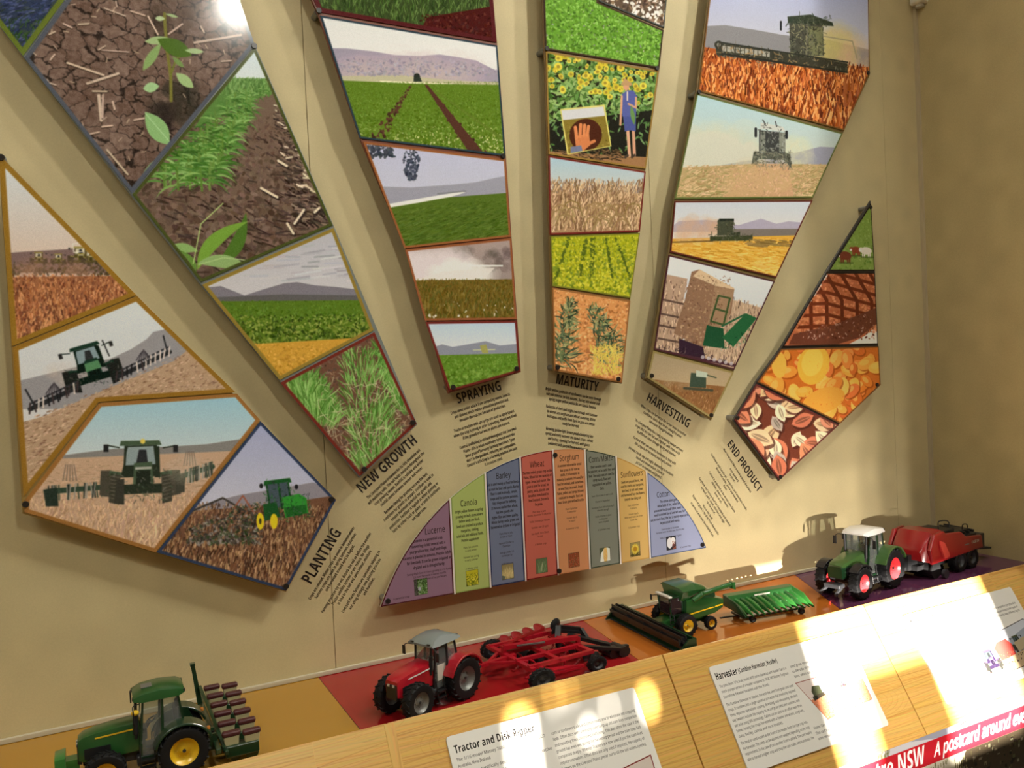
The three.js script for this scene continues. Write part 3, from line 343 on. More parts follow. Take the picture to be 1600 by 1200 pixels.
// --- maturity
{
  const t = board('photo_board', 'narrow photo board above the word MATURITY with sunflowers and canola', [[847, -50], [1047, -50], [1031, 108], [1009, 265], [985, 467], [972, 599], [866, 580], [859, 366], [852, 78]], [[854, 76], [1026, 107], [966, 592], [871, 574]], [0.22, 0.13, 0.04]);
  printOn(t, 'photo_print', [[936, -48], [1046, -48], [1038, 44], [936, 2]], ZP, (c, B) => { P.poly(c, [[B.l, B.t], [B.r, B.t], [B.r, B.b], [B.l, B.b]], [92, 76, 62]); P.specks(c, B.l, B.r, B.t, B.b, 700, [[222, 216, 206], [240, 236, 228], [130, 104, 82], [70, 56, 46]], 4.5, null, 1); }, { border: [84, 88, 82], bw: 3, label: 'photo of white cotton bolls' });
  printOn(t, 'photo_print', [[848, -48], [934, -48], [934, 3], [1037, 47], [1030, 107], [852, 77]], ZP, (c, B) => { P.poly(c, [[B.l, B.t], [B.r, B.t], [B.r, B.b], [B.l, B.b]], [96, 142, 48]); P.specks(c, B.l, B.r, B.t, B.b, 3600, [[112, 160, 60], [84, 126, 40], [132, 176, 82], [72, 106, 40]], 3.2, null, 1); P.specks(c, B.l, B.r, B.t, B.b, 260, [[150, 150, 130], [128, 120, 140]], 1.6, null, 1); }, { border: [72, 50, 36], bw: 3, label: 'photo of bright green lucerne' });
  printOn(t, 'photo_print', [[853, 80], [1029, 111], [1009, 264], [857, 241]], ZP, (c, B) => {
    P.poly(c, [[B.l, B.t], [B.r, B.t], [B.r, B.b], [B.l, B.b]], [40, 42, 28]); for (let i = 0; i < 900; i++) { const y = rr(80, 190), x = rr(850, 1030); P.leaf(c, x, y, rr(8, 17), rr(0, 6.3), rr(3, 6), vary(pick([[92, 128, 62], [122, 154, 88], [70, 102, 46], [140, 168, 100]]), 14)); }
    for (let i = 0; i < 70; i++) { const y = 84 + 55 * Math.pow(rnd(), 1.5), x = rr(853, 1020) , r = rr(3, 6.5); P.dot(c, x, y + (x - 853) * 0.16, r, vary([204, 186, 62], 18), 0.9, r * rr(0.6, 1), rr(0, 3)); P.dot(c, x, y + (x - 853) * 0.16, r * 0.4, [150, 130, 50]); }
    P.poly(c, [[858, 190], [1020, 172], [1012, 270], [858, 244]], [34, 34, 28]); for (let i = 0; i < 110; i++) P.leaf(c, rr(855, 1018), rr(168, 235), rr(6, 14), rr(0, 6.3), 3, vary([92, 124, 72], 24)); P.poly(c, [[858, 234], [1012, 248], [1010, 272], [858, 244]], [150, 112, 76]); P.strokes(c, 860, 965, 232, 250, 200, [[60, 48, 36], [120, 92, 60]], 6, 0.2, 1.2, 0.4);
    // a person in blue shirt and shorts standing before the crop
    P.line(c, [[979, 205], [982, 244]], [206, 162, 130], 5); P.line(c, [[988, 205], [990, 244]], [196, 150, 120], 5); P.poly(c, [[971, 180], [992, 178], [992, 206], [983, 204], [974, 206]], [74, 84, 138]); P.poly(c, [[969, 147], [978, 140], [988, 141], [994, 150], [992, 182], [970, 182]], [84, 92, 150]); P.line(c, [[969, 150], [967, 195]], [198, 150, 118], 3.4); P.line(c, [[978, 143], [978, 156]], [206, 190, 176], 2.4); P.line(c, [[992, 152], [992, 168], [980, 162]], [198, 152, 120], 3.2); P.leaf(c, 984, 164, 32, 1.4, 7, [100, 136, 76]); P.dot(c, 976, 134, 5, [196, 146, 116], 1, 6.5); P.poly(c, [[967, 132], [974, 121], [986, 130], [984, 133]], [176, 140, 100]); P.line(c, [[979, 244], [975, 247]], [70, 60, 50], 4); P.line(c, [[990, 244], [986, 247]], [70, 60, 50], 4);
    // inset photo: a hand laid on a seed head
    P.poly(c, [[874, 170], [942, 163], [953, 229], [885, 240]], [206, 196, 110]); c.save(); c.beginPath(); [[876, 172], [940, 166], [951, 228], [887, 238]].forEach(([x, y], i) => i ? c.lineTo(x, y) : c.moveTo(x, y)); c.clip(); c.fillStyle = css([126, 110, 46]); c.fillRect(860, 150, 110, 100); P.poly(c, [[870, 160], [950, 150], [948, 180], [876, 187]], [196, 196, 196]); P.dot(c, 913, 210, 25, [72, 38, 26]); P.specks(c, 885, 950, 190, 238, 120, [[150, 132, 60], [100, 88, 40]], 2.4, (x, y) => Math.hypot(x - 913, y - 210) > 25, 1);
    P.poly(c, [[896, 212], [918, 208], [920, 226], [908, 236], [898, 228]], [198, 122, 76]); for (const [x0, y0, x1, y1] of [[899, 214, 897, 198], [904, 212, 905, 194], [910, 211, 911, 195], [915, 211, 917, 197]]) P.line(c, [[x0, y0], [x1, y1]], [206, 130, 82], 5); P.line(c, [[917, 224], [926, 220]], [198, 122, 76], 5); P.poly(c, [[890, 228], [906, 226], [910, 242], [890, 242]], [110, 116, 142]); c.restore();
  }, { border: [192, 148, 62], bw: 3, label: 'photo of a person in a sunflower field' });
  printOn(t, 'photo_print', [[857, 243], [1009, 268], [1000, 362], [859, 367]], ZP, (c, B) => {
    P.sky(c, B, 245, 290, [158, 186, 198], [186, 190, 186]); P.poly(c, [[850, 300], [900, 290], [1010, 290], [1010, 375], [850, 375]], [164, 132, 98]); P.hills(c, B, [[870, 292], [930, 288], [1010, 291]], 302, [136, 120, 108]); P.strokes(c, 860, 1005, 275, 362, 1500, [[186, 156, 118], [142, 110, 80], [210, 184, 146], [120, 92, 66]], 12, -1.4, 1.3, 0.5, (x, y) => y > 286); for (let i = 0; i < 26; i++) { const x = rr(866, 998), y = rr(318, 350); P.line(c, [[x - 14, y + 12], [x - 8, y - 2], [x, y - 6], [x + 10, y - 2], [x + 14, y + 8]], vary([150, 124, 84], 20), 2.2); }
  }, { border: [146, 42, 34], bw: 3, label: 'photo of ripe wheat ears' });
  printOn(t, 'photo_print', [[860, 369], [1000, 364], [985, 466], [863, 447]], ZP, (c, B) => { P.poly(c, [[B.l, B.t], [B.r, B.t], [B.r, B.b], [B.l, B.b]], [160, 164, 32]); P.specks(c, 855, 1000, 368, 466, 2800, [[178, 178, 44], [140, 150, 36], [196, 190, 60], [110, 128, 40]], 2.6, null, 1.4); for (const [x0, x1, d] of [[925, 922, 3.4], [915, 903, 2.6], [888, 868, 2], [945, 955, 1.6], [960, 985, 1.4]]) for (let i = 0; i < 60; i++) { const f = rnd(); P.dot(c, x0 + (x1 - x0) * f + rr(-d, d), 372 + 62 * f, rr(0.8, 2), [76, 92, 30], 0.8); } }, { border: [150, 148, 44], bw: 2.5, label: 'photo of yellow canola in flower' });
  printOn(t, 'photo_print', [[863, 449], [985, 470], [972, 598], [866, 579]], ZP, (c, B) => {
    P.poly(c, [[B.l, B.t], [B.r, B.t], [B.r, B.b], [B.l, B.b]], [208, 146, 88]); P.specks(c, 860, 990, 450, 600, 1500, [[222, 162, 104], [190, 124, 70], [230, 178, 120], [166, 106, 62]], 3, null, 1.3);
    for (const [ax, ay, bx, by, w] of [[890, 470, 872, 570, 12], [925, 478, 962, 575, 20]]) for (let i = 0; i < 210; i++) { const f = rnd(), x = ax + (bx - ax) * f, y = ay + (by - ay) * f; P.blade(c, x + rr(-w, w) * (0.4 + f), y, 10 + 16 * f, rr(-2.6, 0.6), rr(-0.6, 0.6), vary(pick([[74, 92, 66], [112, 126, 84], [48, 62, 46], [160, 160, 110]]), 12), 2); }
    for (let i = 0; i < 240; i++) P.blade(c, rr(925, 968), rr(545, 590), rr(8, 15), rr(-2.4, -0.6), rr(-0.4, 0.4), vary([216, 190, 90], 16), 1.5);
  }, { border: [196, 126, 62], bw: 3, label: 'photo of ripe sorghum rows' });
}
// --- harvesting
{
  const t = board('photo_board', 'fan shaped photo board above the word HARVESTING with a combine in orange sorghum', [[1114, -50], [1357, -50], [1360, 116], [1318, 207], [1271, 310], [1212, 437], [1147, 580], [1112, 656], [1010, 591], [1045, 396], [1054, 312], [1089, 144]], [[1092, 144], [1356, 114], [1018, 587], [1111, 649]], [0.18, 0.12, 0.04]);
  printOn(t, 'photo_print', [[1114, -48], [1357, -48], [1359, 115], [1319, 204], [1091, 142]], ZP, (c, B) => {
    P.sky(c, B, -40, 60, [140, 150, 186], [176, 176, 186]); P.hills(c, B, [[1100, 42], [1130, 40], [1170, 46], [1215, 54], [1290, 62], [1370, 80]], 110, [124, 122, 124]); P.puff(c, 1300, 78, 40, [190, 176, 110], 130, 0.07, 1, 0.9); P.puff(c, 1335, 90, 30, [200, 170, 130], 80, 0.06);
    P.poly(c, [[1090, 70], [1200, 90], [1370, 108], [1370, 210], [1080, 210]], [160, 84, 40]); P.strokes(c, 1090, 1360, 78, 205, 3000, [[176, 92, 42], [206, 128, 66], [128, 60, 32], [222, 158, 96], [96, 46, 28]], 9, -1.5, 2, 0.4, (x, y) => y > 74 + (x - 1100) * 0.14);
    P.poly(c, [[1226, 36], [1280, 36], [1282, 88], [1228, 84]], [66, 66, 56]); P.poly(c, [[1223, 26], [1260, 22], [1296, 34], [1298, 40], [1224, 36]], [48, 56, 44]); P.poly(c, [[1256, 40], [1280, 42], [1280, 86], [1258, 86]], [104, 106, 76]); P.line(c, [[1254, 38], [1254, 84]], [110, 108, 90], 2); P.line(c, [[1282, 56], [1330, 64], [1338, 92]], [150, 140, 110], 2);
    P.poly(c, [[1116, 66], [1200, 78], [1322, 100], [1322, 116], [1200, 96], [1118, 84]], [54, 54, 44]); P.poly(c, [[1126, 70], [1196, 80], [1196, 88], [1126, 78]], [150, 146, 134]); for (let k = 0; k < 30; k++) { const x = 1126 + k * 6.5, y = 70 + (x - 1126) * 0.16; P.line(c, [[x, y], [x, y + 10]], [54, 54, 44], 1); } P.dot(c, 1121, 69, 6, [50, 50, 42]); P.dot(c, 1121, 69, 3, [120, 116, 104]); P.line(c, [[1213, 34], [1213, 46]], [30, 30, 34], 3);
    P.grit(c, 1226, 1282, 36, 88, 240, [[40, 42, 36], [84, 84, 70], [60, 62, 52], [130, 130, 96]], 7); P.grit(c, 1224, 1296, 24, 38, 70, [[36, 44, 36], [70, 76, 60]], 7); P.grit(c, 1118, 1322, 68, 118, 420, [[40, 40, 34], [70, 68, 56], [110, 106, 92], [150, 120, 80]], 7, (x, y) => Math.abs(y - (76 + (x - 1118) * 0.16)) < 11); P.line(c, [[1126, 66], [1322, 98]], [44, 46, 40], 2.4); P.line(c, [[1126, 82], [1322, 114]], [40, 40, 36], 2.4);
    for (let i = 0; i < 26; i++) { const x = rr(1310, 1358), y = rr(120, 150); P.poly(c, [[x - 3, y + 20], [x, y], [x + 3, y + 20]], vary([150, 80, 40], 14)); }
  }, { border: [146, 98, 44], bw: 3, label: 'photo of a combine cutting orange sorghum' });
  printOn(t, 'photo_print', [[1089, 146], [1317, 208], [1270, 309], [1054, 311]], ZP, (c, B) => {
    P.sky(c, B, 150, 270, [166, 194, 200], [190, 194, 180]); P.hills(c, B, [[1230, 240], [1280, 228], [1330, 230]], 270, [140, 142, 156]); P.puff(c, 1120, 235, 50, [196, 200, 170], 130, 0.06, 1.4, 0.7); P.puff(c, 1240, 240, 26, [206, 206, 160], 80, 0.08); P.poly(c, [[1050, 262], [1170, 256], [1330, 258], [1330, 320], [1050, 320]], [176, 152, 108]); P.strokes(c, 1050, 1310, 258, 312, 1500, [[186, 160, 116], [160, 134, 92], [206, 180, 140], [150, 140, 90]], 7, -0.2, 1.3, 0.5); P.poly(c, [[1176, 256], [1226, 256], [1236, 312], [1120, 312]], [190, 150, 116]);
    P.poly(c, [[1183, 190], [1218, 196], [1222, 204], [1182, 200]], [190, 194, 186]); P.poly(c, [[1180, 202], [1222, 206], [1222, 240], [1180, 236]], [62, 64, 62]); P.poly(c, [[1182, 204], [1190, 204], [1190, 236], [1182, 236]], [120, 124, 112]); P.poly(c, [[1212, 206], [1222, 206], [1222, 238], [1212, 238]], [126, 130, 118]); P.poly(c, [[1172, 236], [1230, 240], [1232, 266], [1222, 250], [1180, 248], [1168, 258]], [84, 88, 78]); P.grit(c, 1172, 1232, 236, 262, 200, [[60, 62, 54], [110, 112, 96], [84, 86, 74], [150, 146, 124]], 6); P.grit(c, 1182, 1222, 192, 238, 130, [[50, 52, 50], [100, 104, 96], [150, 154, 146]], 5); P.puff(c, 1180, 285, 40, [196, 160, 126], 90, 0.07, 1.2, 0.6); P.grit(c, 1110, 1260, 262, 312, 500, [[206, 170, 136], [176, 138, 106], [190, 160, 120]], 5); P.line(c, [[1175, 200], [1175, 212]], [40, 42, 44], 4); P.line(c, [[1224, 204], [1224, 214]], [40, 42, 44], 4); P.line(c, [[1186, 186], [1190, 192]], [80, 84, 84], 2); P.line(c, [[1206, 188], [1208, 196]], [80, 84, 84], 2);
  }, { border: [116, 132, 60], bw: 3, label: 'photo of a combine coming forward in dust' });
  printOn(t, 'photo_print', [[1054, 314], [1270, 313], [1213, 434], [1047, 394]], ZP, (c, B) => {
    P.sky(c, B, 315, 360, [190, 198, 206], [206, 204, 200]); P.hills(c, B, [[1060, 346], [1100, 344], [1150, 352], [1170, 346], [1185, 342], [1210, 350], [1230, 346], [1275, 350]], 362, [166, 160, 176]); P.poly(c, [[1140, 358], [1280, 358], [1280, 370], [1140, 370]], [120, 112, 104]); P.poly(c, [[1040, 372], [1280, 368], [1280, 450], [1040, 450]], [214, 164, 66]); P.strokes(c, 1045, 1270, 372, 435, 900, [[226, 178, 84], [196, 144, 50], [232, 190, 104]], 14, 0.1, 1.3, 0.3); P.puff(c, 1090, 360, 26, [196, 160, 122], 100, 0.09, 1.4, 0.7); P.line(c, [[1050, 377], [1110, 376]], [110, 84, 44], 2);
    P.poly(c, [[1117, 344], [1142, 344], [1140, 368], [1117, 368]], [70, 74, 58]); P.poly(c, [[1119, 342], [1142, 342], [1142, 346], [1119, 346]], [40, 46, 40]); P.poly(c, [[1106, 369], [1172, 368], [1172, 376], [1106, 376]], [62, 68, 44]); P.poly(c, [[1132, 366], [1152, 362], [1152, 370]], [56, 60, 44]); P.grit(c, 1106, 1172, 344, 377, 160, [[50, 54, 40], [90, 92, 70], [70, 72, 54]], 5, (x, y) => y > 366 || (x > 1116 && x < 1142)); P.strokes(c, 1160, 1270, 374, 384, 60, [[136, 110, 60]], 14, 0.05, 1.6, 0.1);
  }, { border: [112, 42, 32], bw: 3, label: 'photo of a combine raising dust in yellow stubble' });
  printOn(t, 'photo_print', [[1045, 398], [1211, 439], [1147, 578], [1022, 546]], ZP, (c, B) => {
    P.sky(c, B, 400, 470, [214, 220, 224], [206, 210, 210]); P.poly(c, [[1042, 430], [1072, 436], [1066, 470], [1060, 560], [1016, 550]], [176, 148, 124]); P.poly(c, [[1130, 465], [1200, 484], [1160, 590], [1060, 560]], [186, 160, 132]); P.strokes(c, 1022, 1200, 440, 570, 1300, [[196, 168, 140], [150, 122, 100], [216, 192, 162], [110, 88, 74]], 7, -1.5, 1.3, 0.3, (x, y) => y > 428 + (x - 1040) * 0.36, 1); for (const y of [470, 492, 510, 530]) P.line(c, [[1030, y - 3], [1066, y + 5]], [70, 52, 48], 3, 0.8);
    P.poly(c, [[1078, 425], [1090, 421], [1145, 450], [1140, 490], [1098, 545], [1052, 520], [1068, 470]], [140, 108, 84]); P.poly(c, [[1090, 421], [1145, 450], [1143, 458], [1114, 446], [1080, 432]], [206, 182, 146]); P.poly(c, [[1114, 446], [1145, 452], [1134, 505], [1108, 520], [1096, 545]], [156, 126, 98]); P.specks(c, 1056, 1140, 430, 540, 500, [[150, 118, 92], [120, 90, 70], [176, 144, 112]], 2.5, (x, y) => x > 1056 + (540 - y) * 0.2 && x < 1142 - (y - 440) * 0.4, 1);
    P.line(c, [[1120, 462], [1138, 466], [1128, 508], [1108, 502], [1120, 462]], [64, 84, 48], 3); P.line(c, [[1114, 482], [1134, 488]], [64, 84, 48], 3); P.poly(c, [[1102, 508], [1128, 514], [1130, 546], [1096, 540]], [34, 78, 50]); P.poly(c, [[1126, 528], [1164, 490], [1182, 498], [1144, 544]], [40, 96, 58]); P.line(c, [[1126, 510], [1162, 492]], [46, 92, 60], 3); P.poly(c, [[1060, 528], [1096, 542], [1100, 560], [1060, 552]], [52, 36, 48]); P.grit(c, 1098, 1180, 490, 546, 200, [[28, 66, 42], [60, 116, 76], [40, 90, 56], [150, 170, 150]], 5, (x, y) => y > 590 - (x - 1040) * 0.58); P.grit(c, 1030, 1150, 535, 575, 220, [[60, 40, 48], [120, 100, 96], [40, 30, 36]], 6, (x, y) => Math.abs(y - (546 + (x - 1030) * 0.24)) < 9); P.line(c, [[1024, 544], [1148, 574]], [72, 44, 52], 4); for (let k = 0; k < 6; k++) P.dot(c, 1096 + k * 9, 558 + k * 2.4, 3, [190, 182, 186], 0.8);
  }, { border: [92, 46, 50], bw: 3, label: 'photo of a green loader lifting hay bales' });
  printOn(t, 'photo_print', [[1021, 548], [1147, 581], [1112, 654], [1011, 590]], ZP, (c, B) => { P.sky(c, B, 550, 600, [156, 140, 112], [170, 150, 116]); P.poly(c, [[1000, 590], [1150, 606], [1150, 670], [1000, 670]], [130, 92, 56]); P.strokes(c, 1010, 1145, 596, 655, 700, [[140, 100, 60], [116, 80, 50], [160, 120, 80]], 5, -1.3, 1.2, 0.5, (x, y) => y > 596 + (x - 1020) * 0.09, 1); P.puff(c, 1060, 595, 22, [176, 156, 124], 50, 0.06, 1.4, 0.5); P.poly(c, [[1078, 582], [1102, 584], [1102, 606], [1076, 604]], [60, 74, 60]); P.poly(c, [[1086, 578], [1104, 582], [1104, 590], [1086, 588]], [176, 186, 166]); P.line(c, [[1068, 606], [1112, 610]], [70, 70, 54], 4); P.line(c, [[1104, 586], [1118, 590]], [70, 80, 60], 2); }, { border: [190, 166, 96], bw: 4, label: 'photo of a harvester in brown dust' });
}
// --- end product
{
  const t = board('photo_board', 'pointed photo board beside the words END PRODUCT with steak, chips and pasta shells', [[1361, 314], [1368, 425], [1373, 539], [1376, 602], [1218, 751], [1147, 657], [1184, 594], [1222, 542], [1292, 424]], [[1360, 324], [1370, 601], [1219, 745], [1152, 653]], [0.03, 0.025, 0.02]);
  printOn(t, 'photo_print', [[1361, 318], [1367, 423], [1295, 423]], ZP, (c, B) => {
    P.sky(c, B, 320, 424, [110, 136, 60], [122, 146, 70]); P.specks(c, 1290, 1370, 320, 424, 700, [[118, 144, 66], [100, 128, 54], [134, 156, 80]], 2, null, 1);
    for (const [x, y, s, col] of [[1320, 400, 1, [110, 56, 40]], [1337, 391, 0.8, [130, 62, 42]], [1353, 392, 0.9, [214, 206, 190]]]) { P.dot(c, x, y, 10 * s, col, 1, 6.5 * s, 0.1); P.dot(c, x - 9 * s, y - 2 * s, 4 * s, col); P.dot(c, x - 10 * s, y, 2.2 * s, [226, 220, 208]); for (const k of [-6, -3, 4, 7]) P.line(c, [[x + k * s, y + 4 * s], [x + k * s, y + 11 * s]], col, 2.4 * s); P.line(c, [[x - 8 * s, y + 11 * s], [x + 12 * s, y + 11 * s]], [70, 88, 40], 2.5, 0.7); }
  }, { border: [30, 24, 20], bw: 2.2, label: 'photo of cattle grazing on green pasture' });
  printOn(t, 'photo_print', [[1292, 426], [1367, 426], [1372, 538], [1223, 542]], ZP, (c, B) => {
    P.poly(c, [[B.l, B.t], [B.r, B.t], [B.r, B.b], [B.l, B.b]], [224, 216, 200]); P.poly(c, [[1300, 420], [1380, 420], [1380, 500], [1350, 525], [1320, 540], [1220, 542], [1236, 520], [1262, 480]], [176, 100, 64]); P.specks(c, 1230, 1372, 426, 520, 900, [[196, 120, 78], [166, 90, 56], [206, 136, 92]], 3.5, null, 1);
    c.save(); c.beginPath(); [[1300, 420], [1380, 420], [1380, 484], [1345, 492], [1310, 510], [1240, 524], [1262, 480]].forEach(([x, y], i) => i ? c.lineTo(x, y) : c.moveTo(x, y)); c.clip(); for (let k = 0; k < 7; k++) { P.line(c, [[1230, 428 + k * 17], [1290, 424 + k * 17], [1380, 446 + k * 17]], [104, 46, 26], 5); P.line(c, [[1236 + k * 24, 530], [1262 + k * 24, 470], [1240 + k * 24 + 20, 420]].map(([x, y], i) => [x + (i === 0 ? 30 : i === 1 ? 4 : -24), y]), [96, 42, 24], 5.5); } c.restore();
    P.poly(c, [[1240, 522], [1300, 508], [1345, 490], [1375, 478], [1375, 502], [1340, 528], [1300, 540], [1232, 538]], [104, 58, 42]); P.specks(c, 1245, 1365, 490, 530, 200, [[130, 78, 56], [84, 46, 34], [190, 150, 130]], 2.2, (x, y) => y > 522 - (x - 1240) * 0.3, 1);
  }, { border: [32, 22, 18], bw: 2.2, label: 'photo of a grilled steak with crossed char lines' });
  printOn(t, 'photo_print', [[1221, 545], [1373, 541], [1376, 601], [1313, 662], [1184, 597]], ZP, (c, B) => {
    P.poly(c, [[B.l, B.t], [B.r, B.t], [B.r, B.b], [B.l, B.b]], [196, 106, 40]); for (let i = 0; i < 90; i++) { const x = rr(1180, 1380), y = rr(540, 664), a = rr(0, 3.1), r = rr(9, 17); P.dot(c, x + 2, y + 2, r, [150, 72, 26], 0.7, r * 0.65, a); P.dot(c, x, y, r, vary(pick([[232, 152, 64], [222, 132, 58], [240, 172, 78], [206, 108, 50]]), 10), 1, r * 0.62, a); P.dot(c, x - r * 0.2, y - r * 0.15, r * 0.55, vary([244, 184, 92], 8), 0.6, r * 0.3, a); }
    P.dot(c, 1268, 570, 24, [236, 168, 62], 1, 31, 0.25); P.dot(c, 1266, 566, 16, [246, 186, 82], 0.8, 22, 0.25); P.dot(c, 1216, 570, 11, [238, 170, 72], 1, 20, -0.1); P.dot(c, 1285, 625, 34, [226, 154, 62], 1, 19, -0.3); P.specks(c, 1250, 1320, 560, 640, 60, [[206, 120, 48]], 1.3, null, 1);
  }, { border: [150, 90, 40], bw: 3, label: 'photo of golden potato chips' });
  printOn(t, 'photo_print', [[1182, 600], [1311, 664], [1218, 750], [1148, 656]], ZP, (c, B) => {
    P.poly(c, [[B.l, B.t], [B.r, B.t], [B.r, B.b], [B.l, B.b]], [110, 58, 42]);
    for (let i = 0; i < 96; i++) { const x = rr(1146, 1314), y = rr(598, 752), a = rr(0, 6.3), r = rr(13, 22), col = pick([[238, 200, 154], [232, 188, 140], [216, 140, 104], [188, 172, 152], [244, 220, 178], [206, 124, 92], [226, 170, 130]]); P.dot(c, x + 2, y + 3, r, [74, 40, 32], 0.75, r * 0.62, a); P.blade(c, x - Math.cos(a) * r, y - Math.sin(a) * r, r * 2, a, 0, vary(col, 8), r * 1.25); P.blade(c, x - Math.cos(a) * r * 0.8, y - Math.sin(a) * r * 0.8, r * 1.6, a, 0, col.map((v) => v * 0.66), r * 0.42); P.line(c, [[x - Math.cos(a) * r, y - Math.sin(a) * r], [x + Math.cos(a) * r, y + Math.sin(a) * r]], col.map((v) => Math.min(250, v * 1.08)), 1.2, 0.7); }
  }, { border: [122, 48, 44], bw: 3.5, label: 'photo of coloured pasta shells' });
}

// ---------------------------------------------------------------- half-round crop board
function printWorld(parent, name, pts, z, paint, { res = 1800, label, thick = 0.0015, mat } = {}) {
  const xs = pts.map((p) => p[0]), ys = pts.map((p) => p[1]), x0 = Math.min(...xs), x1 = Math.max(...xs), y0 = Math.min(...ys), y1 = Math.max(...ys), W = Math.ceil((x1 - x0) * res), H = Math.ceil((y1 - y0) * res), [c, ctx] = canvasOf(W, H);
  paint(ctx, W, H, pts.map(([x, y]) => [(x - x0) * res, (y1 - y) * res]));
  const g = new THREE.ExtrudeGeometry(new THREE.Shape(pts.map((p) => new THREE.Vector2(...p))), { depth: thick, bevelEnabled: false }), p = g.attributes.position, uv = new Float32Array(p.count * 2), o = parent ? parent.position : new THREE.Vector3();
  for (let i = 0; i < p.count; i++) { uv[2 * i] = (p.getX(i) - x0) / (x1 - x0); uv[2 * i + 1] = (p.getY(i) - y0) / (y1 - y0); }
  g.setAttribute('uv', new THREE.BufferAttribute(uv, 2)); g.translate(-o.x, -o.y, z - thick - o.z);
  return mesh(name, g, mat ? mat(texOf(c)) : printMat(texOf(c)), parent, label);
}
function lines(c, rows, x, y, lh, size, squeeze = 0.82, align = 'center', col = '#1d1712', weight = '') {
  c.fillStyle = col; c.textAlign = align; c.textBaseline = 'alphabetic'; c.font = `${weight} ${size}px sans-serif`;
  rows.forEach((r, i) => { if (!r) return; c.save(); c.translate(x, y + i * lh); c.scale(squeeze, 1); c.fillText(r, 0, 0); c.restore(); });
}
